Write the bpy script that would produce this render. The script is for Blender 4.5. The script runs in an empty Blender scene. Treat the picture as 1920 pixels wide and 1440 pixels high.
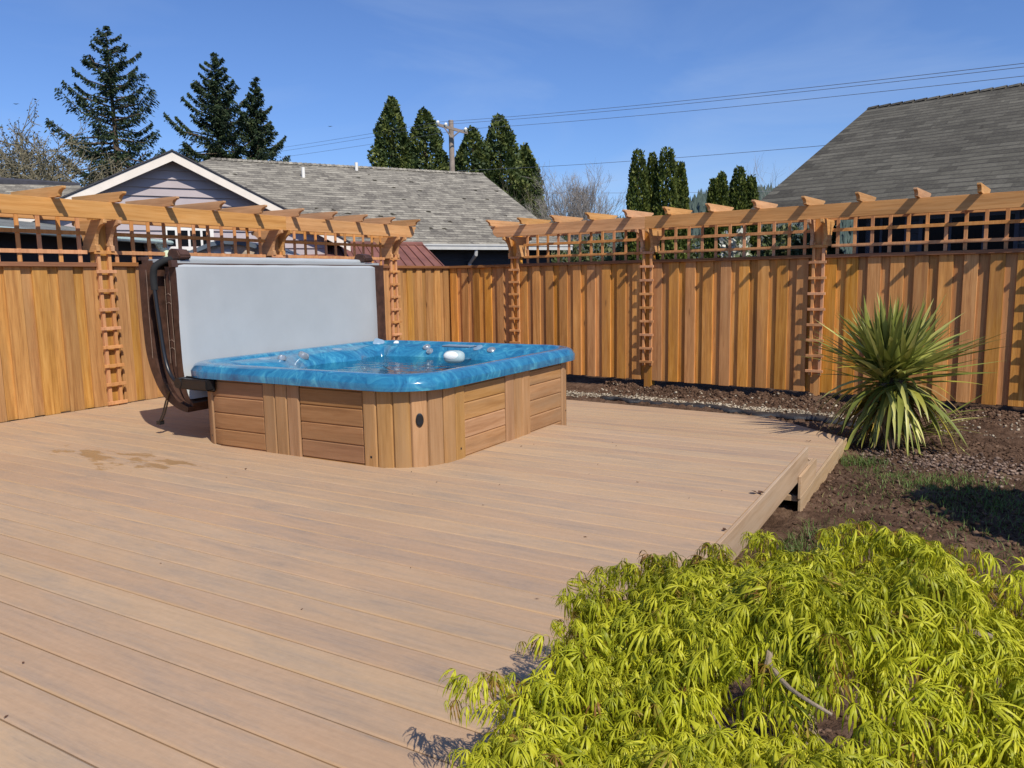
import bpy, bmesh, math, random
import numpy as np
from mathutils import Vector, Matrix
random.seed(7); RNG = np.random.default_rng(11)
C = bpy.context.scene.collection
SC = 0.75            # everything is laid out in working units, then brought to metres at the end
H = 1.55
F, YAW, PIT, ROL = 1459.6, 0.529336, 0.134095, -0.0166603

# ------------------------------------------------------------------ camera frame
def cam_axes():
    f = np.array([-math.sin(YAW)*math.cos(PIT), math.cos(YAW)*math.cos(PIT), -math.sin(PIT)])
    r = np.array([math.cos(YAW), math.sin(YAW), 0]); u = np.cross(r, f)
    r2 = r*math.cos(ROL)+u*math.sin(ROL)
    return r2, np.cross(r2, f), f
CR, CU, CF = cam_axes(); O = np.array([0, 0, H])
def ray(q): return CR*(q[0]-960)/F-CU*(q[1]-720)/F+CF
def at(px, py, d): return O+ray((px, py))*d                     # a point d units deep along the view
def onz(px, py, z): d = ray((px, py)); return O+d*((z-H)/d[2])
def onpl(px, py, pt, n):
    n = np.array(n, float); d = ray((px, py)); return O+d*(n@(np.array(pt)-O)/(n@d))

# ------------------------------------------------------------------ materials
def mat(name):
    m = bpy.data.materials.new(name); m.use_nodes = True
    nt = m.node_tree; nt.nodes.clear()
    out = nt.nodes.new('ShaderNodeOutputMaterial'); b = nt.nodes.new('ShaderNodeBsdfPrincipled')
    nt.links.new(b.outputs[0], out.inputs[0]); return m, nt, b
class G:
    def __init__(s, nt): s.nt = nt
    def n(s, t, **k):
        x = s.nt.nodes.new(t)
        for a, v in k.items(): setattr(x, a, v)
        return x
    def l(s, a, b): s.nt.links.new(a, b)
    def put(s, inp, v):
        if v is None: return
        if hasattr(v, 'is_linked') or isinstance(v, bpy.types.NodeSocket): s.l(v, inp)
        else: inp.default_value = v
    def math(s, op, a, b=None, c=None):
        x = s.n('ShaderNodeMath', operation=op)
        for i, v in enumerate((a, b, c)): s.put(x.inputs[i], v)
        return x.outputs[0]
    def vm(s, op, a, b=None):
        x = s.n('ShaderNodeVectorMath', operation=op); s.put(x.inputs[0], a); s.put(x.inputs[1], b); return x.outputs[0]
    def noise(s, v, scale=5, detail=4, rough=.5, dist=0):
        x = s.n('ShaderNodeTexNoise'); s.put(x.inputs['Vector'], v); x.inputs['Scale'].default_value = scale
        x.inputs['Detail'].default_value = detail; x.inputs['Roughness'].default_value = rough; x.inputs['Distortion'].default_value = dist
        return x.outputs[0]
    def ramp(s, f, stops):
        x = s.n('ShaderNodeValToRGB'); s.put(x.inputs[0], f); e = x.color_ramp.elements
        while len(e) < len(stops): e.new(.5)
        for k, (p, c) in enumerate(stops):
            e[k].position = p; e[k].color = (*c, 1) if len(c) == 3 else c
        return x.outputs[0]
    def mapr(s, f, a, b, c, d):
        x = s.n('ShaderNodeMapRange'); s.put(x.inputs[0], f)
        for i, v in enumerate((a, b, c, d)): x.inputs[i+1].default_value = v
        return x.outputs[0]
    def mix(s, f, a, b, mode='MIX'):
        x = s.n('ShaderNodeMix', data_type='RGBA', blend_type=mode); s.put(x.inputs[0], f)
        for i, v in ((6, a), (7, b)):
            if isinstance(v, tuple): v = (*v[:3], 1)
            s.put(x.inputs[i], v)
        return x.outputs[2]
    def coord(s): return s.n('ShaderNodeTexCoord').outputs['Object']
    def attr(s, n, o='Fac'): return s.n('ShaderNodeAttribute', attribute_name=n).outputs[o]
    def comb(s, x, y, z):
        c = s.n('ShaderNodeCombineXYZ')
        for i, v in enumerate((x, y, z)): s.put(c.inputs[i], v)
        return c.outputs[0]
    def sep(s, v): x = s.n('ShaderNodeSeparateXYZ'); s.l(v, x.inputs[0]); return x.outputs
    def bump(s, h, strength, dist=.01):
        x = s.n('ShaderNodeBump'); s.l(h, x.inputs['Height']); x.inputs['Strength'].default_value = strength
        x.inputs['Distance'].default_value = dist; return x.outputs[0]
    def hsv(s, c, h=None, sat=None, v=None):
        x = s.n('ShaderNodeHueSaturation'); s.l(c, x.inputs['Color'])
        s.put(x.inputs[0], h); s.put(x.inputs[1], sat); s.put(x.inputs[2], v); return x.outputs[0]

def wood(name, cols, axis, across=28, along=1.3, rough=.65, vary=.35, hue=.02, knots=True, spec=.3, weather=None, bump=.25, sat=1.0):
    m, nt, b = mat(name); g = G(nt)
    r = g.attr('rnd'); v = g.coord()
    off = g.vm('MULTIPLY', g.comb(r, r, r), (37.1, 91.7, 53.3)); v = g.vm('ADD', v, off)
    s = [across]*3; s['xyz'.index(axis)] = along
    vg = g.vm('MULTIPLY', v, tuple(s))
    n1 = g.noise(vg, 1, 6, .62, .6)
    s2 = [a*5 for a in s]; s2['xyz'.index(axis)] = along*5
    n2 = g.noise(g.vm('MULTIPLY', v, tuple(s2)), 1, 2, .5)
    s3 = [a*.25 for a in s]; s3['xyz'.index(axis)] = along*.7
    n3 = g.noise(g.vm('MULTIPLY', v, tuple(s3)), 1, 3, .5)
    f = g.math('ADD', g.math('MULTIPLY', n1, .7), g.math('MULTIPLY', n2, .3))
    k = len(cols)
    col = g.ramp(f, [(.34+.34*i/(k-1), c) for i, c in enumerate(cols)])
    wn = g.n('ShaderNodeTexWhiteNoise', noise_dimensions='1D'); g.l(g.math('MULTIPLY', r, 977.0), wn.inputs['W'])
    val = g.math('ADD', g.mapr(r, 0, 1, 1-vary, 1+vary*.55), g.mapr(n3, .3, .7, -.14, .14))
    hu = g.mapr(wn.outputs[0], 0, 1, .5-hue, .5+hue)
    col = g.hsv(col, hu, g.mapr(wn.outputs[0], 0, 1, .92*sat, 1.08*sat), val)
    if knots:
        vs = [7.0]*3; vs['xyz'.index(axis)] = 1.6
        vo = g.n('ShaderNodeTexVoronoi'); g.l(g.vm('MULTIPLY', v, tuple(vs)), vo.inputs[0]); vo.inputs['Scale'].default_value = 1
        wc = g.sep(vo.outputs['Color'])[0]
        kn = g.math('MULTIPLY', g.mapr(vo.outputs['Distance'], .035, .10, 1, 0), g.math('GREATER_THAN', wc, .72))
        col = g.mix(g.math('MULTIPLY', kn, .75), col, (.10, .04, .015))
    if weather:
        wv = [6.0]*3; wv['xyz'.index(axis)] = .8
        wz = g.noise(g.vm('MULTIPLY', v, tuple(wv)), 1, 5, .6)
        col = g.mix(g.mapr(wz, .46, .68, 0, .6), col, weather)
    g.l(col, b.inputs['Base Color']); b.inputs['Roughness'].default_value = rough
    b.inputs['Specular IOR Level'].default_value = spec
    g.l(g.bump(f, bump, .004), b.inputs['Normal'])
    return m

def plain(name, col, rough=.6, metal=0, var=.12, nscale=8, spec=.4, bump=0, coat=0, vr=0):
    m, nt, b = mat(name); g = G(nt)
    n = g.noise(g.coord(), nscale, 5, .6)
    val = g.mapr(n, .3, .7, 1-var, 1+var)
    if vr: val = g.math('ADD', val, g.mapr(g.attr('rnd'), 0, 1, -vr, vr))
    rgb = g.n('ShaderNodeRGB'); rgb.outputs[0].default_value = (*col, 1)
    g.l(g.hsv(rgb.outputs[0], None, None, val), b.inputs['Base Color'])
    b.inputs['Roughness'].default_value = rough; b.inputs['Metallic'].default_value = metal
    b.inputs['Specular IOR Level'].default_value = spec; b.inputs['Coat Weight'].default_value = coat
    if bump: g.l(g.bump(g.noise(g.coord(), nscale*6, 4, .6), bump, .01), b.inputs['Normal'])
    return m

def foliage(name, stops, trans=.3, rough=.5, spec=.3):
    m, nt, b = mat(name); g = G(nt)
    r = g.attr('rnd'); c = g.ramp(r, stops)
    n = g.noise(g.coord(), 1.5, 3, .6); c = g.hsv(c, None, None, g.mapr(n, .3, .7, .75, 1.25))
    g.l(c, b.inputs['Base Color']); b.inputs['Roughness'].default_value = rough; b.inputs['Specular IOR Level'].default_value = spec
    if trans:
        t = g.n('ShaderNodeBsdfTranslucent'); g.l(c, t.inputs[0]); mx = g.n('ShaderNodeMixShader'); mx.inputs[0].default_value = trans
        out = [x for x in nt.nodes if x.type == 'OUTPUT_MATERIAL'][0]
        g.l(b.outputs[0], mx.inputs[1]); g.l(t.outputs[0], mx.inputs[2]); g.l(mx.outputs[0], out.inputs[0])
    return m

def shingle(name, cols, w=.32, h=.14, moss=0, contrast=1.0, bumps=.6):
    m, nt, b = mat(name); g = G(nt)
    v = g.attr('tc', 'Vector')
    wob = g.noise(v, .9, 3, .6); wv = g.vm('ADD', v, g.comb(0.0, g.mapr(wob, 0, 1, -.05, .05), 0.0))
    def brick(ww, off, sq):
        x = g.n('ShaderNodeTexBrick', offset=off, squash=1); g.l(wv, x.inputs['Vector'])
        x.inputs['Color1'].default_value = (0, 0, 0, 1); x.inputs['Color2'].default_value = (1, 1, 1, 1); x.inputs['Mortar'].default_value = (.5, .5, .5, 1)
        x.inputs['Scale'].default_value = 1; x.inputs['Brick Width'].default_value = ww; x.inputs['Row Height'].default_value = h
        x.inputs['Mortar Size'].default_value = .0; x.inputs['Mortar Smooth'].default_value = 0; x.inputs['Bias'].default_value = sq
        return x.outputs[0]
    r1 = brick(w, .37, 0); r2 = brick(w*1.7, .61, 0)
    s = g.sep(wv); row = g.math('FRACT', g.math('DIVIDE', s[1], h))
    fine = g.noise(g.vm('MULTIPLY', v, (1, 2.2, 1)), 16, 4, .8); big = g.noise(v, .5, 4, .6)
    fine = g.mapr(fine, .25, .75, 0, 1)
    f = g.math('ADD', g.math('ADD', g.math('MULTIPLY', r1, .26), g.math('MULTIPLY', r2, .20)), g.math('MULTIPLY', fine, .54))
    k = len(cols); col = g.ramp(f, [(.1+.8*i/(k-1), c) for i, c in enumerate(cols)])
    col = g.hsv(col, None, None, g.mapr(big, .3, .7, .85, 1.15))
    shade = g.mapr(row, .04, .34, .25 if contrast >= 1 else .6, 1)      # course shadow painted into the colour at each butt joint
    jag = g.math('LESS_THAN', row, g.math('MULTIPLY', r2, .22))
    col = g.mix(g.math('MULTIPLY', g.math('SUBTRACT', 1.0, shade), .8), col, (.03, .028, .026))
    col = g.mix(g.math('MULTIPLY', jag, .7*contrast), col, (.05, .045, .04))
    if moss:
        vo = g.n('ShaderNodeTexVoronoi'); g.l(g.vm('MULTIPLY', v, (3.4, 4.4, 1)), vo.inputs[0]); vo.inputs['Scale'].default_value = 1
        kk = g.math('MULTIPLY', g.math('LESS_THAN', g.math('ADD', vo.outputs['Distance'], g.math('MULTIPLY', fine, .22)), .30), g.math('GREATER_THAN', g.sep(vo.outputs['Color'])[0], 1-moss))
        col = g.mix(kk, col, (.035, .03, .018))
    g.l(col, b.inputs['Base Color']); b.inputs['Roughness'].default_value = .9; b.inputs['Specular IOR Level'].default_value = .15
    hgt = g.math('ADD', g.math('MULTIPLY', g.math('SUBTRACT', 1.0, row), 1.0), g.math('MULTIPLY', f, .6))
    g.l(g.bump(hgt, bumps, .02), b.inputs['Normal'])
    return m

CED = [(.30, .135, .038), (.46, .232, .070), (.55, .305, .105)]
M = {}
M['cedar_z'] = wood('cedar_boards', CED, 'z', vary=.30, hue=.004, sat=1.0, weather=(.32, .175, .068))
M['cedar_zr'] = wood('cedar_boards_redder', [(.38, .160, .050), (.60, .288, .092), (.72, .385, .145)], 'z', vary=.34, hue=.003, sat=1.04, weather=(.42, .195, .075))
M['cedar_x'] = wood('cedar_beams', [(.47, .22, .070), (.62, .32, .115), (.68, .38, .155)], 'x', vary=.06, hue=.002, sat=.98)
M['cedar_xr'] = wood('cedar_beams_tan', [(.46, .215, .085), (.63, .32, .13), (.70, .38, .17)], 'x', vary=.13, hue=.002, sat=.98)
M['cedar_y'] = wood('cedar_rafters', [(.44, .22, .085), (.58, .31, .13), (.66, .38, .18)], 'y', vary=.15, hue=.004, sat=.98)
M['cedar_lat'] = wood('cedar_lattice', [(.46, .195, .070), (.60, .285, .11), (.66, .345, .145)], 'z', vary=.15, hue=.004, knots=False, sat=.98)
M['cedar_shaded'] = wood('cedar_cap_shaded', [(.17, .065, .025), (.27, .115, .045), (.32, .15, .06)], 'x', vary=.15, hue=.004, sat=.98)  # beam shade on the fence caps is put into this darker cedar

# composite deck boards
def deck_mat():
    m, nt, b = mat('deck_board'); g = G(nt)
    r = g.attr('rnd'); v0 = g.coord(); v = g.vm('ADD', v0, g.vm('MULTIPLY', g.comb(r, r, r), (31.0, 77.0, 13.0)))
    n1 = g.noise(g.vm('MULTIPLY', v, (4.0, 55, 55)), 1, 5, .7, .3)
    n2 = g.noise(g.vm('MULTIPLY', v, (1.5, 8, 8)), 1, 8, .74, .25)
    n3 = g.noise(v0, .7, 3, .5); n6 = g.noise(v0, 38, 4, .75)
    col = g.ramp(n2, [(.30, (.460, .302, .180)), (.46, (.455, .308, .190)), (.58, (.405, .287, .190)), (.74, (.310, .237, .178))])
    col = g.hsv(col, g.mapr(r, 0, 1, .496, .504), None, g.math('ADD', g.mapr(r, 0, 1, .93, 1.04), g.math('ADD', g.mapr(n1, .3, .7, -.08, .08), g.mapr(n6, .3, .7, -.05, .05))))
    col = g.hsv(col, None, None, g.mapr(n3, .3, .7, .95, 1.06))
    fy = g.math('FRACT', g.math('DIVIDE', g.sep(v0)[1], .14295)); ed = g.math('ABSOLUTE', g.math('SUBTRACT', fy, .5))
    en = g.noise(g.vm('MULTIPLY', v, (.8, 30, 30)), 1, 4, .6)
    col = g.mix(g.math('MULTIPLY', g.mapr(ed, .40, .49, 0, .5), g.mapr(en, .40, .62, 0, 1)), col, (.50, .31, .14))
    # dark thin mineral streaks
    n4 = g.noise(g.vm('MULTIPLY', v, (3.0, 110, 110)), 1, 3, .6, .2)
    col = g.mix(g.math('MULTIPLY', g.mapr(n4, .60, .70, 0, .35), g.mapr(n2, .5, .62, 0, 1)), col, (.15, .13, .12))
    # pale scuffs
    n5 = g.noise(g.vm('MULTIPLY', v0, (5, 8, 8)), 1, 6, .75)
    col = g.mix(g.mapr(n5, .67, .76, 0, .3), col, (.62, .50, .40))
    # damp tea-coloured water stain beside the tub
    s = g.sep(v0)
    dx = g.math('DIVIDE', g.math('SUBTRACT', s[0], -4.88), 1.0); dy = g.math('DIVIDE', g.math('SUBTRACT', s[1], 3.12), .27)
    d = g.math('ADD', g.math('MULTIPLY', dx, dx), g.math('MULTIPLY', dy, dy))
    ns = g.noise(g.vm('MULTIPLY', v0, (3.2, 8.5, 1)), 1, 5, .6, .3)
    wet = g.mapr(g.math('SUBTRACT', ns, g.math('MULTIPLY', d, .14)), .49, .54, 0, 1)
    col = g.mix(g.math('MULTIPLY', wet, .62), col, (.26, .15, .055))
    g.l(col, b.inputs['Base Color'])
    g.l(g.mapr(wet, 0, 1, .62, .3), b.inputs['Roughness']); b.inputs['Specular IOR Level'].default_value = .3
    g.l(g.bump(n1, .22, .003), b.inputs['Normal']); return m
M['deck'] = deck_mat()
M['fascia'] = wood('deck_fascia', [(.36, .235, .135), (.46, .315, .19), (.52, .37, .24)], 'y', across=18, along=1.0, vary=.06, hue=.004, knots=False, weather=(.46, .36, .26), bump=.1)
M['skirt_h'] = wood('tub_panel_wood', [(.25, .115, .042), (.335, .165, .064), (.40, .21, .09)], 'x', across=22, vary=.14, hue=.006, knots=False, weather=(.29, .155, .07), bump=.1)
M['skirt_hy'] = wood('tub_panel_wood_side', [(.29, .145, .057), (.38, .205, .09), (.43, .25, .125)], 'y', across=22, vary=.12, hue=.006, knots=False, weather=(.27, .175, .10), bump=.1)
M['skirt_v'] = wood('tub_stave_wood', [(.30, .155, .06), (.395, .215, .09), (.45, .26, .125)], 'z', across=22, vary=.13, hue=.006, knots=False, weather=(.33, .20, .10), bump=.1)
M['black'] = plain('black_plastic', (.012, .012, .013), .35, var=.2, spec=.5)
M['foam'] = plain('foam_grip', (.014, .015, .016), .85, var=.2)
M['dark'] = plain('dark_gap', (.02, .014, .01), .9)
M['greyvinyl'] = plain('grey_vinyl', (.405, .43, .44), .42, var=.05, nscale=2.5, spec=.35)
M['brownvinyl'] = plain('brown_vinyl', (.062, .030, .020), .5, var=.45, nscale=14, spec=.45, bump=.12)
M['stitch'] = plain('stitching', (.30, .22, .17), .8)
M['chrome'] = plain('jet_metal', (.30, .34, .38), .3, metal=.35, var=.15)
M['jetgrey'] = plain('jet_plastic', (.22, .32, .42), .3, var=.1)
M['pillow'] = plain('pillow_foam', (.68, .71, .70), .5, var=.04)
M['pillowrim'] = plain('pillow_shell', (.30, .40, .42), .5, var=.04)
M['darkframe'] = plain('dark_frame', (.05, .055, .07), .6)
M['white'] = plain('white_paint', (.78, .76, .70), .5, var=.05)
M['trim'] = plain('cream_trim', (.76, .69, .60), .55, var=.05)
M['lilac'] = plain('lilac_siding', (.375, .325, .335), .65, var=.06, nscale=3, vr=.04)
M['shadesiding'] = plain('shaded_siding', (.035, .037, .045), .6, var=.1)  # under-eave shade on the house walls is painted in as near-black
M['gutter'] = plain('gutter_metal', (.55, .55, .52), .4, var=.08)
M['mint'] = plain('mint_gutter', (.40, .52, .50), .4, var=.08)
M['glass'] = plain('window_glass', (.006, .007, .008), .25, spec=.12)
M['bark'] = plain('bark', (.12, .085, .06), .9, var=.35, nscale=12, bump=.6)
M['greybark'] = plain('grey_bark', (.27, .21, .145), .85, var=.35, nscale=25, bump=.4)
M['twig'] = plain('red_twig', (.12, .045, .03), .7, var=.3)
M['pole'] = plain('weathered_pole', (.30, .24, .20), .9, var=.2, nscale=6)
M['copper'] = plain('rusty_red_roof', (.20, .085, .065), .5, var=.25, nscale=3)
M['whiteshed'] = plain('white_shed_wall', (.62, .64, .68), .6, var=.1)
M['rust'] = plain('stained_panel', (.50, .40, .30), .7, var=.5, nscale=9)
M['fabric'] = plain('weed_fabric', (.028, .028, .03), .55, var=.5, nscale=14, spec=.5, bump=.4)
M['wire'] = plain('wire', (.16, .17, .20), .6)
M['tar'] = plain('roof_tar', (.045, .045, .055), .8, var=.3)
M['roof1'] = shingle('roof_shingles_grey', [(.05, .045, .038), (.17, .155, .13), (.32, .295, .24), (.48, .445, .365)], .17, .125, moss=.25)
M['roof2'] = shingle('roof_shingles_brown', [(.030, .027, .022), (.080, .074, .060), (.125, .117, .094), (.175, .163, .132)], .26, .19, moss=0)
M['conifer'] = foliage('fir_needles', [(0, (.012, .026, .012)), (.6, (.030, .052, .020)), (1, (.075, .095, .034))], .1, .6)
M['cypress'] = foliage('cedar_foliage', [(0, (.035, .058, .018)), (.6, (.088, .120, .030)), (1, (.18, .20, .050))], .15, .6)
M['arbor'] = foliage('arborvitae_foliage', [(0, (.035, .055, .010)), (.6, (.085, .115, .020)), (1, (.17, .19, .035))], .15, .6)
M['hedge'] = foliage('mixed_hedge', [(0, (.03, .045, .02)), (.6, (.09, .12, .045)), (1, (.20, .20, .09))], .15, .6)
M['blossom'] = foliage('white_blossom', [(0, (.08, .12, .04)), (.3, (.15, .18, .08)), (.42, (.45, .46, .38)), (1, (.62, .62, .56))], .15, .6)
M['maple'] = foliage('maple_leaves', [(0, (.26, .12, .03)), (.08, (.34, .25, .03)), (.14, (.26, .29, .016)), (.55, (.47, .48, .022)), (1, (.64, .61, .045))], .30, .45, .3)
M['yucca'] = foliage('yucca_leaves', [(0, (.22, .13, .07)), (.10, (.32, .21, .09)), (.13, (.62, .42, .06)), (.18, (.36, .34, .06)), (.26, (.15, .18, .035)), (.7, (.31, .33, .07)), (1, (.55, .53, .17))], .18, .4, .4)
M['grass'] = foliage('grass_blades', [(0, (.34, .29, .13)), (.25, (.18, .20, .06)), (.6, (.09, .15, .03)), (1, (.13, .22, .04))], .25, .5)
M['deadleaf'] = plain('dead_leaf', (.09, .04, .02), .8, var=.4)
M['stonepale'] = foliage('pale_gravel', [(0, (.12, .09, .06)), (.5, (.28, .23, .165)), (1, (.48, .42, .32))], 0, .8)
M['stonered'] = foliage('rosy_gravel', [(0, (.08, .05, .036)), (.5, (.16, .105, .078)), (1, (.30, .22, .17))], 0, .8)
M['clod'] = foliage('soil_clod', [(0, (.045, .026, .017)), (.6, (.105, .062, .040)), (1, (.18, .115, .078))], 0, .95, .1)

def soil_mat():
    m, nt, b = mat('soil'); g = G(nt); v = g.coord()
    n = g.noise(v, 3.0, 8, .7); n2 = g.noise(v, 22, 5, .7); n3 = g.noise(v, .5, 3, .5)
    c = g.ramp(g.math('ADD', g.math('MULTIPLY', n, .6), g.math('MULTIPLY', n2, .4)), [(.34, (.038, .022, .014)), (.5, (.105, .062, .040)), (.66, (.19, .125, .085))])
    c = g.hsv(c, None, None, g.mapr(n3, .3, .7, .8, 1.2))
    far = g.mapr(g.vm('LENGTH', v), 22, 40, 0, 1) if False else None
    s = g.sep(v); d = g.math('SQRT', g.math('ADD', g.math('MULTIPLY', s[0], s[0]), g.math('MULTIPLY', s[1], s[1])))
    c = g.mix(g.mapr(d, 14, 20, 0, 1), c, (.06, .085, .03))
    g.l(c, b.inputs['Base Color']); b.inputs['Roughness'].default_value = .95; b.inputs['Specular IOR Level'].default_value = .1
    g.l(g.bump(n2, 1.0, .03), b.inputs['Normal']); return m
M['soil'] = soil_mat()

def acrylic_mat():
    m, nt, b = mat('marbled_blue_acrylic'); g = G(nt); v = g.coord()
    w = g.noise(v, 2.2, 3, .5); vv = g.vm('ADD', v, g.vm('MULTIPLY', g.comb(w, w, w), (.9, .5, .6)))
    n = g.noise(g.vm('MULTIPLY', vv, (9, 9, .9)), 1, 7, .7, .7)
    n2 = g.noise(g.vm('MULTIPLY', vv, (16, 16, 3.5)), 1, 5, .6, .8)
    f = g.math('ADD', g.math('MULTIPLY', n, .65), g.math('MULTIPLY', n2, .35))
    c = g.ramp(f, [(.32, (.010, .070, .165)), (.44, (.018, .140, .275)), (.54, (.032, .205, .35)), (.63, (.085, .34, .45)), (.72, (.32, .56, .62))])
    g.l(c, b.inputs['Base Color']); b.inputs['Roughness'].default_value = .16; b.inputs['Coat Weight'].default_value = .5
    b.inputs['Coat Roughness'].default_value = .06; return m
M['acrylic'] = acrylic_mat()
def water_mat():
    m, nt, b = mat('tub_water'); g = G(nt)
    t = g.n('ShaderNodeBsdfTransparent'); t.inputs[0].default_value = (.62, .84, .88, 1)
    gl = g.n('ShaderNodeBsdfGlossy'); gl.inputs['Roughness'].default_value = .015
    nz = g.noise(g.vm('MULTIPLY', g.coord(), (1, 1.6, 1)), 3.2, 3, .5, .4); bp = g.bump(nz, .35, .03); g.l(bp, gl.inputs['Normal'])
    fr = g.n('ShaderNodeFresnel'); fr.inputs[0].default_value = 1.33; g.l(bp, fr.inputs['Normal'])
    mx = g.n('ShaderNodeMixShader'); g.l(fr.outputs[0], mx.inputs[0]); g.l(t.outputs[0], mx.inputs[1]); g.l(gl.outputs[0], mx.inputs[2])
    out = [x for x in nt.nodes if x.type == 'OUTPUT_MATERIAL'][0]; g.l(mx.outputs[0], out.inputs[0]); return m
M['water'] = water_mat()
def hill_mat():
    m, nt, b = mat('forested_hill'); g = G(nt); v = g.coord()
    c = g.ramp(g.noise(v, .05, 6, .7), [(.35, (.035, .055, .05)), (.6, (.07, .10, .085))]); g.l(c, b.inputs['Base Color']); b.inputs['Roughness'].default_value = 1; return m  # blue in the forest green stands in for distance haze
M['hill'] = hill_mat()

# ------------------------------------------------------------------ mesh builder
class MB:
    def __init__(s): s.v = []; s.f = []; s.r = []; s.m = []; s.tc = []; s.mi = 0
    def add(s, vs, fs, r=None, tc=None):
        o = len(s.v); s.v += [tuple(map(float, v)) for v in vs]
        if r is None: r = random.random()
        for f in fs: s.f.append(tuple(i+o for i in f)); s.r.append(r); s.m.append(s.mi)
        s.tc += list(tc) if tc is not None else [(0, 0, 0)]*len(vs)
        return s
    def box(s, x0, x1, y0, y1, z0, z1, r=None):
        return s.add([(x0, y0, z0), (x1, y0, z0), (x1, y1, z0), (x0, y1, z0), (x0, y0, z1), (x1, y0, z1), (x1, y1, z1), (x0, y1, z1)],
                     [(0, 3, 2, 1), (4, 5, 6, 7), (0, 1, 5, 4), (1, 2, 6, 5), (2, 3, 7, 6), (3, 0, 4, 7)], r)
    def prism(s, pts, a, b, axis, r=None):
        """closed 2-d outline extruded along an axis from a to b"""
        def p(q, t): return {'x': (t, q[0], q[1]), 'y': (q[0], t, q[1]), 'z': (q[0], q[1], t)}[axis]
        n = len(pts)
        return s.add([p(q, a) for q in pts]+[p(q, b) for q in pts], [tuple(range(n)), tuple(range(2*n-1, n-1, -1))]+[(i, i+n, (i+1) % n+n, (i+1) % n) for i in range(n)], r)
    def tube(s, pts, rad, n=8, r=None, cap=True):
        pts = [np.array(p, float) for p in pts]; vs = []; prev = None
        for i, p in enumerate(pts):
            t = pts[min(i+1, len(pts)-1)]-pts[max(i-1, 0)]; t = t/(np.linalg.norm(t)+1e-9)
            a = np.array([0, 0, 1.]) if abs(t[2]) < .9 else np.array([1., 0, 0])
            if prev is not None: a = prev
            u = a-t*(a@t); u /= np.linalg.norm(u)+1e-9; prev = u; w = np.cross(t, u)
            rr = rad[i] if hasattr(rad, '__len__') else rad
            vs += [p+rr*(u*math.cos(2*math.pi*k/n)+w*math.sin(2*math.pi*k/n)) for k in range(n)]
        fs = [(i*n+k, i*n+(k+1) % n, (i+1)*n+(k+1) % n, (i+1)*n+k) for i in range(len(pts)-1) for k in range(n)]
        if cap: fs += [tuple(range(n-1, -1, -1)), tuple(range((len(pts)-1)*n, len(pts)*n))]
        return s.add(vs, fs, r)
    def build(s, name, m, parent=None, loc=(0, 0, 0), rz=0, bevel=0, smooth=False, seg=1):
        me = bpy.data.meshes.new(name); me.from_pydata(s.v, [], s.f)
        ms = m if isinstance(m, (list, tuple)) else [m]
        for x in ms: me.materials.append(M[x] if isinstance(x, str) else x)
        me.attributes.new('rnd', 'FLOAT', 'FACE').data.foreach_set('value', s.r)
        me.attributes.new('tc', 'FLOAT_VECTOR', 'POINT').data.foreach_set('vector', np.array(s.tc, float).ravel())
        if len(ms) > 1: me.polygons.foreach_set('material_index', s.m)
        bm = bmesh.new(); bm.from_mesh(me); bmesh.ops.recalc_face_normals(bm, faces=bm.faces)
        if bevel: bmesh.ops.bevel(bm, geom=[e for e in bm.edges if len(e.link_faces) == 2 and e.calc_face_angle(0) > .5], offset=bevel, segments=seg, affect='EDGES', clamp_overlap=True)
        bm.to_mesh(me); bm.free()
        if smooth:
            me.polygons.foreach_set('use_smooth', [True]*len(me.polygons))
            try: me.set_sharp_from_angle(angle=math.radians(40))
            except Exception: pass
        return link(name, me, parent, loc, rz)
def link(name, me, parent=None, loc=(0, 0, 0), rz=0):
    o = bpy.data.objects.new(name, me); C.objects.link(o); o.location = loc; o.rotation_euler = (0, 0, rz)
    if parent: o.parent = parent
    return o
def empty(name, loc=(0, 0, 0), rz=0): return link(name, None, None, tuple(map(float, loc)), rz)
def tag(o, label=None, cat=None, group=None, kind=None):
    for k, v in (('label', label), ('category', cat), ('group', group), ('kind', kind)):
        if v: o[k] = v
    return o
def npmesh(name, V, Fc, r, m, parent=None, loc=(0, 0, 0), smooth=False):
    me = bpy.data.meshes.new(name); k = Fc.shape[1]
    me.vertices.add(len(V)); me.vertices.foreach_set('co', V.astype(np.float32).ravel())
    me.loops.add(Fc.size); me.loops.foreach_set('vertex_index', Fc.astype(np.int32).ravel())
    me.polygons.add(len(Fc)); me.polygons.foreach_set('loop_start', np.arange(len(Fc), dtype=np.int32)*k)
    me.polygons.foreach_set('loop_total', np.full(len(Fc), k, np.int32))
    me.update(calc_edges=True); me.materials.append(M[m])
    me.attributes.new('rnd', 'FLOAT', 'FACE').data.foreach_set('value', r.astype(np.float32))
    if smooth: me.polygons.foreach_set('use_smooth', [True]*len(Fc))
    return link(name, me, parent, loc)
def norm(a): return a/(np.linalg.norm(a, axis=-1, keepdims=True)+1e-9)
def cards(P, D, L, W, r, droop=None):
    """leaf clumps: one bent diamond of four corners per point, along D, length L, width W"""
    n = len(P); D = norm(D); S = norm(np.cross(D, RNG.normal(size=(n, 3))))
    L = np.broadcast_to(L, n)[:, None]; W = np.broadcast_to(W, n)[:, None]
    a = P-D*L*.5; b = P+S*W*.5; c = P+D*L*.5; d = P-S*W*.5
    V = np.stack([a, b, c, d], 1).reshape(-1, 3); Fc = np.arange(4*n).reshape(n, 4)
    return V, Fc, r

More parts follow.
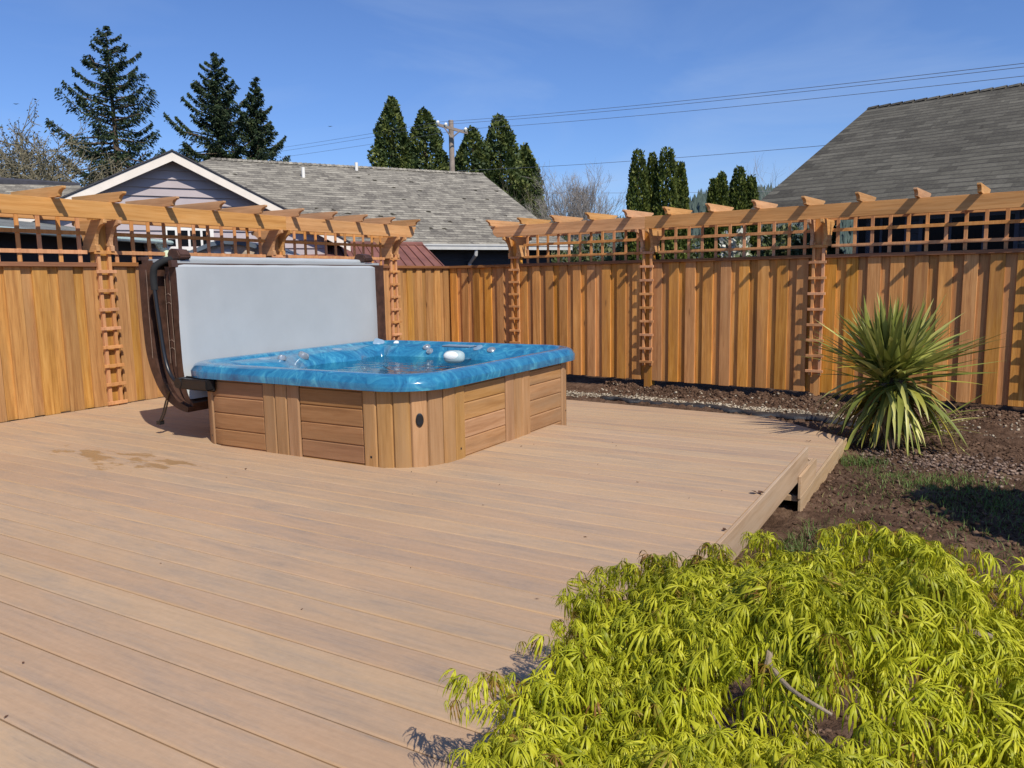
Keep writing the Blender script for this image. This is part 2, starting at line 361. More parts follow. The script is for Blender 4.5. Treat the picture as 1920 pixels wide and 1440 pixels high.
# ------------------------------------------------------------------ world, sun, camera
sc = bpy.context.scene
SUN = Vector((.80, -.468, 1.0)).normalized()
elev = math.asin(SUN.z); azi = math.atan2(SUN.x, SUN.y)
w = bpy.data.worlds.new("World"); sc.world = w; w.use_nodes = True
nt = w.node_tree; g = G(nt); bg = nt.nodes['Background']
sky = g.n('ShaderNodeTexSky', sky_type='NISHITA'); sky.sun_disc = False
sky.sun_elevation = elev; sky.sun_rotation = azi; sky.altitude = 60; sky.air_density = 1.0; sky.dust_density = .35; sky.ozone_density = 3.2
gv = g.n('ShaderNodeTexCoord').outputs['Generated']
cir = g.noise(g.vm('MULTIPLY', gv, (1.6, 1.6, 7.0)), 1.2, 6, .55, .8)
ct = g.mapr(cir, .46, .80, 0, .28)
tint = g.mix(1.0, sky.outputs[0], (.86, 1.07, 1.50), 'MULTIPLY')
nt.links.new(g.mix(ct, tint, (6.0, 7.4, 9.6)), bg.inputs[0]); bg.inputs[1].default_value = .092
sl = bpy.data.lights.new('sun', 'SUN'); sl.energy = 4.9; sl.angle = math.radians(.5); sl.color = (1, .925, .80)
so = bpy.data.objects.new('sun', sl); C.objects.link(so); so.rotation_euler = SUN.to_track_quat('Z', 'Y').to_euler()
so.location = (10, -8, 14)
cam = bpy.data.cameras.new('camera'); co = bpy.data.objects.new('camera', cam); C.objects.link(co)
cam.sensor_width = 36; cam.lens = 36*F/1920; cam.clip_end = 6000; cam.clip_start = .05
mm = Matrix((( *CR, ), ( *CU, ), ( *(-CF), ))).transposed().to_4x4(); mm.translation = Vector(O); co.matrix_world = mm
sc.camera = co
sc.view_settings.view_transform = 'Standard'; sc.view_settings.look = 'None'; sc.view_settings.exposure = -.03; sc.view_settings.gamma = 1

# ------------------------------------------------------------------ ground
def hnoise(x, y, seed=0, octs=((1.1, .5), (2.7, .3), (6.5, .2), (15., .12))):
    t = np.zeros_like(x); q = np.random.default_rng(seed)
    for f_, a in octs:
        for _ in range(3):
            th = q.uniform(0, 2*math.pi); ph = q.uniform(0, 6.28)
            t += a*np.sin(f_*(x*math.cos(th)+y*math.sin(th))*2+ph+np.sin(f_*1.3*(x*math.sin(th)-y*math.cos(th))+ph))/3
    return t
def fence_y(x): return 12.66-(x-.575)*.118
GZ = -.50
def ground_h(x, y):
    inside = (x > -9.6) & (y < fence_y(x)+.6) & (y > -6) & (x < 9)
    n = hnoise(x, y, 3)*.045+hnoise(x, y, 9, ((11., .5), (23., .45), (41., .4)))*.036
    band = np.exp(-((y-fence_y(x)+.05)/.22)**2)*(.10+.07*hnoise(x, y, 5, ((4, .6), (9, .5))))
    return GZ+np.where(inside, n+band, 0)
def axis_(lo, a, b, hi, step):
    o = [lo]; x = lo
    core = list(np.arange(a, b, step)); left = [a-(abs(a-lo))*(k/14)**2.2 for k in range(14, 0, -1)]; right = [b+(hi-b)*(k/14)**2.2 for k in range(0, 15)]
    return np.array(left+core+right)
gx = axis_(-900, -6.2, 2.6, 900, .036); gy = axis_(-300, 2.0, 13.2, 1500, .036)
GX, GY = np.meshgrid(gx, gy); V = np.stack([GX, GY, ground_h(GX, GY)], -1).reshape(-1, 3)
nx, ny = len(gx), len(gy); ii = (np.arange(ny-1)[:, None]*nx+np.arange(nx-1)[None, :]).ravel()
tag(npmesh('ground', V, np.stack([ii, ii+1, ii+nx+1, ii+nx], 1), np.zeros(len(ii)), 'soil', smooth=True), kind='structure')

def icos():
    bm = bmesh.new(); bmesh.ops.create_icosphere(bm, subdivisions=1, radius=1)
    V = np.array([v.co[:] for v in bm.verts]); Fc = np.array([[v.index for v in f.verts] for f in bm.faces]); bm.free(); return V, Fc
IV, IF = icos()
def stones(name, XY, smin, smax, m, flat=.65, lift=.3, rgh=.28):
    n = len(XY); s = RNG.uniform(smin, smax, n)*RNG.uniform(.7, 1.2, n)
    z = ground_h(XY[:, 0], XY[:, 1])+s*lift
    V = IV[None]*(1+RNG.uniform(-rgh, rgh, (n, len(IV), 1))); V = V*np.stack([s, s*RNG.uniform(.6, 1, n), s*flat], 1)[:, None]
    a = RNG.uniform(0, 6.28, n); ca, sa = np.cos(a)[:, None], np.sin(a)[:, None]
    V = np.stack([V[..., 0]*ca-V[..., 1]*sa, V[..., 0]*sa+V[..., 1]*ca, V[..., 2]], -1)+np.stack([XY[:, 0], XY[:, 1], z], 1)[:, None]
    Fc = (IF[None]+np.arange(n)[:, None, None]*len(IV)).reshape(-1, 3)
    return npmesh(name, V.reshape(-1, 3), Fc, np.repeat(RNG.random(n), len(IF)), m)
# pale pea gravel strip between the platform and the fence
n = 5200; x = RNG.uniform(-7.5, 1.6, n); y = fence_y(x)-RNG.normal(.98, .12, n)+.05*np.sin(x*2.3)
y = y-np.where(x > -2.6, (x+2.6)*.12, 0)
k = RNG.random(n) < np.clip(1.0-(x+2.6)*.5, .07, 1)
tag(stones('gravel_strip', np.stack([x, y], 1)[k], .012, .026, 'stonepale'), 'pale pea gravel strip between the low platform and the back fence', 'gravel', kind='stuff')
n = 1300; x = RNG.normal(.0, .6, n); y = 9.42+RNG.normal(0, .26, n)-.16*x
k = (x > -1.0)
tag(stones('gravel_patch', np.stack([x, y], 1)[k], .009, .026, 'stonered'), 'rosy brown gravel scattered on the soil in front of the yucca', 'gravel', kind='stuff')
n = 15000; x = RNG.uniform(-1.15, 2.0, n); y = RNG.uniform(2.2, 12.6, n)
m_ = hnoise(x, y, 21) > -.05
a = stones('soil_clods', np.stack([x, y], 1)[m_], .006, .026, 'clod', .6, .0, .5); tag(a, 'crumbly dark brown soil clods over the bare garden bed', 'soil', kind='stuff')
n = 5000; x = RNG.uniform(-5.8, 1.6, n); y = fence_y(x)-RNG.uniform(-.04, .5, n)
a = stones('fence_foot_clods', np.stack([x, y], 1), .006, .030, 'clod', .7, .0, .5); tag(a, 'lumpy dark soil clods heaped along the foot of the back fence', 'soil', kind='stuff')
n = 380; x = RNG.uniform(-5.8, 1.6, n); y = fence_y(x)-RNG.uniform(.1, 1.0, n)
a = stones('loose_stones', np.stack([x, y], 1), .010, .028, 'stonepale', .8, .4); tag(a, 'loose pale stones sprinkled on the soil below the back fence', 'stones', kind='stuff')

def grass_blades(XY, hmin, hmax, rlo, rhi):
    n = len(XY); h = RNG.uniform(hmin, hmax, n); z = ground_h(XY[:, 0], XY[:, 1])-.01
    a = RNG.uniform(0, 6.28, n); d = np.stack([np.cos(a), np.sin(a)], 1); w = RNG.uniform(.0022, .0042, n)
    lean = RNG.uniform(.2, 1.5, n)*h
    s = np.stack([-d[:, 1], d[:, 0]], 1)*w[:, None]
    P0 = XY-s; P1 = XY+s; Pm = XY+d*(lean*.35)[:, None]; Pt = XY+d*lean[:, None]
    V = np.stack([np.c_[P0, z], np.c_[P1, z], np.c_[Pm+s*.8, z+h*.6], np.c_[Pm-s*.8, z+h*.6], np.c_[Pt, z+h*.95]], 1).reshape(-1, 3)
    b = np.arange(n)[:, None]*5
    Fc = np.concatenate([b+[0, 1, 2, 3], b+[3, 2, 4, 4]], 0)
    Fc[n:, 3] = Fc[n:, 2]
    T = np.concatenate([b+[0, 1, 2], b+[0, 2, 3], b+[3, 2, 4]], 0); r = np.tile(RNG.uniform(rlo, rhi, n), 3)
    return V, T, r
gp = []
for cx, cy, sx, sy, nn, hm in ((-.95, 9.42-.35, .16, .14, 900, .10), (-.62, 8.65, .12, .12, 250, .07), (-.16, 8.55, .3, .22, 1300, .09), (.3, 8.0, .35, .3, 1700, .09), (-.55, 7.85, .25, .25, 500, .06), (.05, 7.3, .25, .25, 450, .06), (.55, 7.0, .4, .5, 900, .08),
                          (-1.0, 5.8, .13, .28, 900, .10), (-.78, 6.35, .16, .12, 500, .10), (-1.03, 4.7, .12, .7, 1100, .10), (-.1, 6.0, .4, .5, 350, .05), (.4, 5.2, .4, .5, 400, .07), (-.5, 5.4, .35, .5, 250, .05), (-.7, 7.1, .2, .2, 160, .05)):
    gp.append((RNG.normal((cx, cy), (sx, sy), (nn, 2)), hm))
Vs, Ts, Rs, o = [], [], [], 0
for XY, hm in gp:
    XY = XY[XY[:, 0] > -1.12]
    XY = XY[RNG.random(len(XY)) < .6]; V, T, r = grass_blades(XY, hm*.4, hm, .0 if hm < .08 else .2, 1.0); Vs.append(V); Ts.append(T+o); Rs.append(r); o += len(V)
tag(npmesh('grass', np.concatenate(Vs), np.concatenate(Ts), np.concatenate(Rs), 'grass'), 'thin green grass tufts growing through the bare soil beside the deck', 'grass', kind='stuff')

# black weed fabric strip on the ground
mb = MB(); pts = []
n = 60
for i in range(n+1):
    x = -5.3+i*(4.6/n); y = fence_y(x)-1.27-.05*math.sin(i*.23)-.012*math.sin(i*1.1)-(max(0, x+2.9)*.14)
    wd = .06+.03*math.sin(i*.9+1)+.09*(i/n); z = GZ+.035
    for j in range(4): pts.append((x, y-wd*j/3*1.2, z+.008*math.sin(i*2.3+j*1.9)+.012*math.sin(i*.31)+.015*(j == 0)+(.0 if j < 3 else -.04)))
mb.add(pts, [(i*4+j, (i+1)*4+j, (i+1)*4+j+1, i*4+j+1) for i in range(n) for j in range(3)], .5)
fb = mb.build('weed_fabric', 'fabric', smooth=True); tag(fb, 'crumpled black weed fabric strip lying beside the pale gravel', 'weed fabric')
md = fb.modifiers.new('t', 'SOLIDIFY'); md.thickness = .008

# ------------------------------------------------------------------ deck
PITCH = .1906
def board_rows(mb, x0f, x1f, ya, yb, z, th=.05):
    k0 = math.floor(ya/PITCH); k1 = math.ceil(yb/PITCH)
    for k in range(k0, k1):
        a = max(k*PITCH+.003, ya); b = min((k+1)*PITCH-.003, yb)
        if b-a < .02: continue
        r = random.random(); xs0, xs1 = x0f(.5*(a+b)), x1f(.5*(a+b))
        pts = [(a, z-th), (b, z-th), (b, z-.005), (b-.006, z), (a+.006, z), (a, z-.005)]
        n = 6; xa, xb = x0f(a), x0f(b); X0 = [x0f(p[0]) for p in pts]; X1 = [x1f(p[0]) for p in pts]
        mb.add([(X0[i], *pts[i]) for i in range(n)]+[(X1[i], *pts[i]) for i in range(n)], [tuple(range(n)), tuple(range(2*n-1, n-1, -1))]+[(i, i+n, (i+1) % n+n, (i+1) % n) for i in range(n)], r)
mb = MB(); DX = -1.205
board_rows(mb, lambda y: -9.58, lambda y: DX, -3.05, 7.31, 0)
deck = mb.build('deck', 'deck'); tag(deck, kind='structure')
mb = MB(); board_rows(mb, lambda y: -9.58, lambda y: -6.95, 7.32, 9.72, 0); mb.build('side_boards', 'deck', deck)
# frame under the boards so gaps read dark
mb = MB(); mb.box(-9.56, DX-.03, -3.0, 7.25, -.10, -.056); mb.box(-9.56, -7.0, 7.26, 9.7, -.10, -.056); mb.build('frame', plain('joist_wood', (.10, .06, .035), .9), deck)
mb = MB(); mb.box(DX+.002, DX+.027, -3.05, 7.31, -.222, -.004); mb.build('fascia_board', 'fascia', deck, bevel=.003)
mb = MB(); mb.box(-3.7, DX, 7.312, 7.335, -.168, -.03); mb.build('riser_board', 'fascia', deck, bevel=.003)
# the step and its side board
TX = DX+.028
mb = MB(); board_rows(mb, lambda y: -3.7, lambda y: TX, 7.34, 7.60, -.168); mb.build('step_tread', 'deck', deck)
mb = MB(); mb.box(TX+.002, TX+.028, 6.83, 7.615, -.365, -.166); mb.build('step_side_board', 'fascia', deck, bevel=.003)
mb = MB(); mb.box(-3.7, TX, 7.602, 7.625, -.343, -.19); mb.build('step_riser', 'fascia', deck, bevel=.003)
# low platform: far edge runs beside the fence, corner cut off
LZ = -.345
def xr(y):  # right limit by y: straight until the corner then along the cut edge
    if y <= 9.60: return TX+.002
    t = (y-9.60)/(10.61-9.60)
    return (TX+.002)+( -2.258-(TX+.002))*min(t, 1) if y <= 10.61 else -2.258-(y-10.61)/.082
mb = MB(); board_rows(mb, lambda y: -9.4, xr, 6.85, 11.15, LZ); mb.build('low_platform', 'deck', deck)
mb = MB(); mb.box(TX+.004, TX+.030, 6.84, 9.605, -.60, LZ-.002)
mb.build('platform_side_board', 'fascia', deck, bevel=.003)
mb = MB(); p0 = (TX+.03, 9.605); p1 = (-2.258, 10.62); p2 = (-9.4, 11.205)
for a, b in ((p0, p1), (p1, p2)):
    d = np.array([b[0]-a[0], b[1]-a[1]]); d /= np.linalg.norm(d); nn = np.array([d[1], -d[0]])*.025
    a_, b_ = np.array(a), np.array(b)
    mb.prism([tuple(a_), tuple(b_), tuple(b_+nn), tuple(a_+nn)], -.60, LZ-.004, 'z', .3)
mb.build('platform_far_board', 'fascia', deck)

# small dry leaves on the deck
for i, (px, py, zz, lab) in enumerate(((1421, 926, .0, 'dark curled dead leaf at the right edge of the deck near the step'), (1516, 829, LZ, 'small dead leaf on the low platform beyond the step'), (1517, 865, -.168, 'tiny dead leaf scrap on the step tread'), (1354, 996, 0, 'flat brown leaf scrap on the deck edge above the maple'))):
    p = onz(px, py, zz); mb = MB()
    for k in range(4 if i == 0 else 2):
        a = random.random()*6.28; L = .05 if i == 0 else .03
        c, s = math.cos(a), math.sin(a); w_ = L*.35
        mb.add([(0, 0, .004), (c*L*.5-s*w_, s*L*.5+c*w_, .018), (c*L, s*L, .008+.02*random.random()), (c*L*.5+s*w_, s*L*.5-c*w_, .015)], [(0, 1, 2, 3)])
    o_ = mb.build('dead_leaf', 'deadleaf', loc=tuple(p)); tag(o_, lab, 'leaf', 'dead leaves on the deck')

n = 34; X_ = RNG.uniform(-6.5, -1.4, n); Y_ = RNG.uniform(1.2, 6.9, n); X_ = np.where((X_ < -3.6) & (Y_ > 4.5), X_+2.4, X_); P_ = np.stack([X_, Y_, np.full(n, .006)], 1)
V_, F_, r_ = cards(P_, RNG.normal(0, 1, (n, 3))*np.array([1, 1, .1]), RNG.uniform(.008, .03, n), RNG.uniform(.004, .012, n), RNG.random(n)); V_[:, 2] = np.clip(V_[:, 2], .002, .012)
tag(npmesh('leaf_crumbs', V_, F_, r_, 'deadleaf'), 'tiny dry leaf crumbs scattered over the deck boards', 'leaf litter', kind='stuff')
# ------------------------------------------------------------------ cedar fences with pergola tops
def fence(name, loc, rz, s, posts, x_end, label, raf0, zb, vm, bm_, seed, board_off=0, beam_end=1.45, joint=4.8):
    random.seed(seed)
    root = empty(name, loc, rz); tag(root, label, 'fence', 'cedar fences round the deck')
    Y = lambda a, b: (min(s*a, s*b), max(s*a, s*b))
    def bx(mb, x0, x1, a, b, z0, z1, r=None): y0, y1 = Y(a, b); mb.box(x0, x1, y0, y1, z0, z1, r)
    allp = [0.0]+list(posts)
    for p in allp:
        mb = MB(); bx(mb, p-.0725, p+.0725, -.085, .064 if p else .0, -.62, 2.50 if p else 1.80)
        mb.build('post', vm, root, bevel=.004)
        if not p: continue
        for d in (-1, 1):          # corbels either side of the post
            x0 = p+d*.0745; x1 = p+d*(.0745+.048); prof = []
            for q in (1, -1):
                arc = [(.315-.19*math.sin(t), 2.06+.25*math.cos(t)) for t in np.linspace(0, math.pi/2, 9)]
                side = [(.335, 2.37), (.335, 2.325), (.315, 2.318)]+arc+[(.150, 2.055), (.150, 1.985), (.11, 1.975)]
                side = [(s*q*a, b) for a, b in side]
                prof += side if q == 1 else side[::-1]
            mb = MB(); mb.prism(prof, min(x0, x1), max(x0, x1), 'x'); mb.build('corbel', 'cedar_y', root, bevel=.002)
        # ladder trellis standing off the post
        mb = MB()
        for d in (-1, 1): bx(mb, p+d*.072-.021, p+d*.072+.021, .062, .108, -.03 if zb < -.1 else -.0, 2.04)
        for k in range(9):
            z = 1.97-.2412*k; jx = random.uniform(-.006, .006)
            bx(mb, p-.133+jx, p+.133+jx, .109, .135, z-.021, z+.021)
        mb.build('ladder_trellis', 'cedar_lat', root, bevel=.002)
    ends = allp+[x_end]
    for i in range(len(ends)-1):
        a, b = ends[i]+.0725, ends[i+1]-(.0725 if i < len(ends)-2 else 0)
        fr = MB(); x = a+.004+board_off
        if i == 0: x = a
        while x < b-.03:
            wd = .178+random.uniform(-.006, .006); x1 = min(x+wd, b-.002)
            bx(fr, x, x1, .0125, .046, zb+random.uniform(-.006, .006), 1.79)
            nx_ = x+.312+random.uniform(-.005, .005); c = min(nx_, b)
            if c-x1 > .02: bx(fr, x1-.03, min(c+.03, b-.001), -.012, .0120, zb+random.uniform(-.006, .006), 1.79)
            x = nx_
        fr.build('board_panel', vm, root, bevel=.0025)
        cp = MB(); jz = random.uniform(-.004, .004)
        bx(cp, a-.01 if i else -.06, b+.01, -.07, .085, 1.792+jz, 1.845+jz)
        cp.build('cap_rail', 'cedar_shaded', root, bevel=.004)
        cp = MB(); bx(cp, a, b, -.035, -.0125, .9, 1.0); cp.build('back_rail', 'cedar_shaded', root)
        if i >= 1:                    # open lattice between cap and beams
            la = MB(); xa = ends[i]+.165; xb = ends[i+1]-(.165 if i < len(ends)-2 else 0)
            for z in (1.972, 2.208):
                bx(la, xa, xb, .001, .021, z-.024, z+.024)
            m_ = max(1, round((xb-xa-.16)/.246)); 
            for k in range(m_+1):
                xx = xa+.08+k*(xb-xa-.16)/m_
                bx(la, xx-.024, xx+.024, -.020, 0, 1.846, 2.46)
            la.build('lattice', 'cedar_lat', root, bevel=.002)
    # two beams, pieced over the posts, with a scooped end
    cuts = [beam_end]
    q = joint
    while q < x_end: cuts.append(q); q += 5.88
    cuts.append(x_end)
    for yy in ((.25, .298), (-.298, -.25)):
        for i in range(len(cuts)-1):
            a, b = cuts[i]+(.001 if i else 0), cuts[i+1]-.001
            mb = MB(); y0, y1 = Y(*yy); zt = 2.582; zl = 2.372
            if i == 0:
                arc = [(a+.045+.09*(1-math.cos(t)), zt-.06-.13*math.sin(t)) for t in np.linspace(0, math.pi/2, 7)]
                prof = [(b, zl), (b, zt), (a, zt), (a, zt-.035), (a+.03, zt-.05)]+arc+[(a+.15, zl)]
            else: prof = [(b, zl), (b, zt), (a, zt), (a, zl)]
            mb.prism(prof, y0, y1, 'y'); mb.build('beam', bm_, root, bevel=.003)
    x = raf0
    while x < x_end-.05:
        L = .545; zl, zt = 2.584, 2.704
        def end(q):
            arc = [(L-.012-.085*math.sin(t), zt-.035-.075*(1-math.cos(t))) for t in np.linspace(0, math.pi/2, 7)]
            return [(q*a, b) for a, b in [(L, zt), (L, zt-.022), (L-.012, zt-.035)]+arc[1:]+[(L-.115, zl+.008), (L-.135, zl)]]
        prof = end(1)+end(-1)[::-1]
        mb = MB(); mb.prism(prof, x-.025, x+.025, 'x'); mb.build('rafter', 'cedar_y', root, bevel=.002)
        x += .7555
    return root
random.seed(3)
fence('fence', (-9.64, 13.87, 0), -math.pi/2, 1, [1.97, 4.89, 7.80, 10.72, 13.64], 15.2,
      'golden cedar fence with pergola top along the left, behind the spa cover', 1.70, .004, 'cedar_z', 'cedar_x', 5, beam_end=1.50, joint=4.86)
fence('fence', (-9.635, 13.870, 0), -math.atan2(.1172, .9931), -1, [1.835, 4.755, 7.675, 10.60], 13.2,
      'reddish cedar fence with pergola top along the back right, behind the yucca', 1.50, -.30, 'cedar_zr', 'cedar_xr', 8, beam_end=1.40, joint=4.80)

# ------------------------------------------------------------------ hot tub
tub = empty('hot_tub', (-5.2, 6.5, -.38)); tag(tub, 'square hot tub with blue marbled rim and wooden skirt on the deck', 'hot tub')
TO = np.array([-5.2, 6.5, -.38])
class Path:                          # rounded rectangle, counter-clockwise seen from above, starts on the near side
    def __init__(s, x0, x1, y0, y1, r):
        s.r = r; s.x0, s.x1, s.y0, s.y1 = x0, x1, y0, y1
        s.segs = []; q = math.pi/2*r
        L = [(('l', (x0+r, y0), (1, 0)), x1-x0-2*r), (('a', (x1-r, y0+r), -math.pi/2), q), (('l', (x1, y0+r), (0, 1)), y1-y0-2*r), (('a', (x1-r, y1-r), 0), q),
             (('l', (x1-r, y1), (-1, 0)), x1-x0-2*r), (('a', (x0+r, y1-r), math.pi/2), q), (('l', (x0, y1-r), (0, -1)), y1-y0-2*r), (('a', (x0+r, y0+r), math.pi), q)]
        s.L = L; s.total = sum(l for _, l in L)
    def at(s, t):
        t %= s.total
        for (k, p, d), l in s.L:
            if t <= l+1e-9: break
            t -= l
        if k == 'l': return np.array([p[0]+d[0]*t, p[1]+d[1]*t]), np.array([d[1], -d[0]])
        a = d+t/s.r; n = np.array([math.cos(a), math.sin(a)]); return np.array(p)+n*s.r, n
SP = Path(-6.62, -3.78, 4.97, 7.97, .50); s_x = lambda x: x-(-6.62+.5)          # arclength on the near straight from x
near_len = SP.x1-SP.x0-1.0; arc_len = math.pi/4*2*.5; s_y = lambda y: near_len+arc_len+(y-(4.97+.5))
def stave(mb, a, b, z0, z1, th=.020, base=.0, r=None, ch=.011, horiz=False):
    n = max(2, int((b-a)/.03)+1); ts = np.linspace(a, b, n); vs = []; 
    prof = [(base, z0), (base+th-ch, z0), (base+th, z0+ch), (base+th, z1-ch), (base+th-ch, z1), (base, z1)]
    pos = []
    for i, t in enumerate(ts):
        p, nn = SP.at(t); pos.append((p, nn))
    rows = []
    # chamfer at both ends by adding rows of reduced offset
    seq = [(0, -ch)]+[(i, 0) for i in range(n)]+[(n-1, -ch)]
    tt = [a]+[a+ch]+list(ts[1:-1])+[b-ch]+[b]; offs = [-ch]+[0]*(len(tt)-2)+[-ch]
    for t, of in zip(tt, offs):
        p, nn = SP.at(t)
        for d, z in prof:
            q = p+nn*(max(d+of, base-.001) if d > base else d); vs.append((q[0]-TO[0], q[1]-TO[1], z-TO[2]))
    m_ = len(tt); k = 6
    fs = [(i*k+j, (i+1)*k+j, (i+1)*k+(j+1) % k, i*k+(j+1) % k) for i in range(m_-1) for j in range(k)]+[tuple(range(k-1, -1, -1)), tuple(range((m_-1)*k, m_*k))]
    mb.add(vs, fs, r)
ZT = .652
core = MB(); n = 96; ps = [SP.at(SP.total*i/n) for i in range(n)]
cp_ = [p-nn*.004-TO[:2] for p, nn in ps]; core.add([(*p, .0) for p in cp_]+[(*p, ZT-TO[2]+.02) for p in cp_], [(i, (i+1) % n, (i+1) % n+n, i+n) for i in range(n)]); core.build('inner_wall', 'dark', tub)
vm_ = MB()
def vseq(edges, z0=-.379, thv=.026):
    vm_ = MB()
    stave(vm_, edges[0]+.004, edges[-1]-.004, z0+.002, ZT-.002, th=.008, ch=.002, r=.05)
    for a, b in zip(edges[:-1], edges[1:]): stave(vm_, a+.003, b-.003, z0, ZT, th=thv)
    vm_.build('skirt_staves', 'skirt_v', tub)
def hseq(mt, a, b, z0):
    mb = MB()
    zs = [ZT-.004, .632, .478, .322, .163, .004, -.155, -.31] if z0 < 0 else [ZT-.004, .632, .478, .322, .163, .0]
    for z1_, z0_ in zip(zs[:-1], zs[1:]): stave(mb, a, b, z0_-.0005, z1_+.0005, th=.016)
    mb.build('skirt_panel', mt, tub)
vseq([s_x(-6.56)-.22, s_x(-6.56)-.05, s_x(-6.42), s_x(-6.265)])
hseq('skirt_h', s_x(-6.263), s_x(-5.552), -.1)
vseq([s_x(-5.55), s_x(-5.395), s_x(-5.245), s_x(-5.095)])
hseq('skirt_h', s_x(-5.093), s_x(-4.362), -.1)
c0 = s_x(-4.36); c1 = s_y(5.60); vseq(list(np.linspace(c0, c1, 8)))
hseq('skirt_hy', s_y(5.602), s_y(6.305), -.1)
vseq([s_y(6.307), s_y(6.465), s_y(6.625), s_y(6.785)])
hseq('skirt_hy', s_y(6.787), s_y(7.49), -.1)
rest = list(np.linspace(s_y(7.492), SP.total+s_x(-6.56)-.22, 52)); vseq(rest)
def disc_on(s_, z, rad, th, m, nm, parent=tub, sy=1.0):
    p, nn = SP.at(s_); q = np.array([p[0], p[1], z])-TO; n3 = np.array([nn[0], nn[1], 0]); t3 = np.array([-nn[1], nn[0], 0])
    mb = MB(); k = 20; vs = []
    for rr, d in ((1, .024), (1, .024+th*.7), (.8, .024+th), (.5, .024+th*.8)): vs += [q+n3*d+t3*rad*rr*math.cos(2*math.pi*i/k)+np.array([0, 0, rad*sy*rr*math.sin(2*math.pi*i/k)]) for i in range(k)]
    mb.add(vs, [(a*k+i, a*k+(i+1) % k, (a+1)*k+(i+1) % k, (a+1)*k+i) for a in range(3) for i in range(k)]+[tuple(range(3*k, 4*k))], .5)
    return mb.build(nm, m, parent, smooth=True)
for s_, z in ((s_x(-6.33), .08), (s_x(-4.28), .08), (s_y(5.52), .09), (s_y(7.62), .10)): disc_on(s_, z, .011, .004, 'black', 'screw')
dv = disc_on(s_x(-4.36)+(c1-c0)*.50, .40, .033, .016, 'black', 'drain_cover', sy=1.75)
# acrylic shell: rounded rim then an organic bowl
LP = Path(-6.78, -3.70, 4.885, 8.09, .50)
def lobe(u):                          # how far the wall stands in from the rim, 0..1 round the tub
    c = [0.02, .125, .17, .25, .31, .37, .44, .50, .56, .63, .69, .75, .82, .875, .93]
    v = .0
    for k, (p, a, w_) in enumerate(((.055, .16, .022), (.185, .15, .022), (.31, .10, .02), (.43, .17, .022), (.56, .15, .02), (.68, .16, .022), (.79, .22, .022), (.90, .62, .034), (.965, .35, .02))):
        d = min(abs(u-p), 1-abs(u-p)); v += a*math.exp(-(d/w_)**2)
    return v
NP = 288; shell = MB(); rows = []
prof_out = [(.055, .66), (.0, .655), (-.0, .665), (-.002, .712), (.004, .722), (.030, .762), (.042, .772), (.075, .784), (.11, .789), (.150, .786), (.175, .776), (.195, .757)]
for i in range(NP):
    u = i/NP; p, nn = LP.at(LP.total*u); L_ = lobe(u); col = []
    for d, z in prof_out: col.append((p-nn*d, z))
    w0 = .22+L_*.45
    for d, z in ((w0+.02, .745), (w0+.07, .72), (w0+.13+L_*.1, .66), (w0+.17+L_*.25, .58), (w0+.19+L_*.3, .50), (w0+.21+L_*.3, .40), (w0+.30+L_*.2, .345), (w0+.50, .33), (w0+.62, .28), (w0+.68, .05), (w0+.80, -.05)):
        col.append((p-nn*d, z))
    rows.append([(q[0]-TO[0], q[1]-TO[1], z-TO[2]) for q, z in col])
K = len(rows[0]); vs = [v for r_ in rows for v in r_]
# keep the inner loops from folding: pull the deep rings towards a rounded square round the centre
cx, cy = (-6.78-3.70)/2-TO[0], (4.885+8.09)/2-TO[1]
for i in range(NP):
    for k in range(K):
        x_, y_, z_ = vs[i*K+k]
        if k >= 17:
            f_ = (.55, .45, .4, .35, .35, .35)[min(k-17, 5)]; a = math.atan2(y_-cy, x_-cx)
            p, nn = LP.at(LP.total*i/NP); rr = (p[0]-TO[0]-cx, p[1]-TO[1]-cy)
            sc_ = (.60, .48, .42, .38, .30)[min(k-17, 4)]
            vs[i*K+k] = (cx+rr[0]*sc_, cy+rr[1]*sc_, z_)
fs = [(i*K+k, ((i+1) % NP)*K+k, ((i+1) % NP)*K+k+1, i*K+k+1) for i in range(NP) for k in range(K-1)]+[tuple(i*K+K-1 for i in range(NP))]
shell.add(vs, fs, .5); shell.build('acrylic_shell', 'acrylic', tub, smooth=True)
wm = MB(); WZ = .615; wp = []
for i in range(96):
    p, nn = LP.at(LP.total*i/96); q = p-nn*.27; wp.append((q[0]-TO[0], q[1]-TO[1], WZ-TO[2]))
wm.add(wp, [tuple(range(96))], .5); wm.build('water', 'water', tub)
from mathutils.bvhtree import BVHTree
shell_bvh = BVHTree.FromPolygons([Vector(v) for v in vs], fs)
def knob(px, py, rad, m, h=.02, nm='jet', lobes=0, lift=0):
    d_ = ray((px, py)); hit, nrm, _, _ = shell_bvh.ray_cast(Vector(O-TO), Vector(d_))
    if hit is None: return
    p = np.array(hit); up = np.array(nrm); up = up if up[2] > 0 else -up; a = norm(np.cross(up, (0.3, 1, .1))); b = np.cross(up, a)
    mb = MB(); k = 24; w_ = []
    for rr, d in ((1, -.01), (1, h*.45), (.84, h), (.55, h*.8), (.42, h*1.2)):
        for i in range(k):
            t = 2*math.pi*i/k; q = rad*rr*(1+(.10*math.cos(lobes*t) if lobes else 0)); w_.append(p+up*d+a*q*math.cos(t)+b*q*math.sin(t))
    mb.add(w_, [(j*k+i, j*k+(i+1) % k, (j+1)*k+(i+1) % k, (j+1)*k+i) for j in range(4) for i in range(k)]+[tuple(range(4*k, 5*k))], .5)
    return mb.build(nm, m, tub, smooth=True)
knob(495, 673, .07, 'jetgrey', .008); knob(528, 673, .045, 'chrome', .035, lobes=3); knob(568, 668, .062, 'chrome', .035, lobes=3)
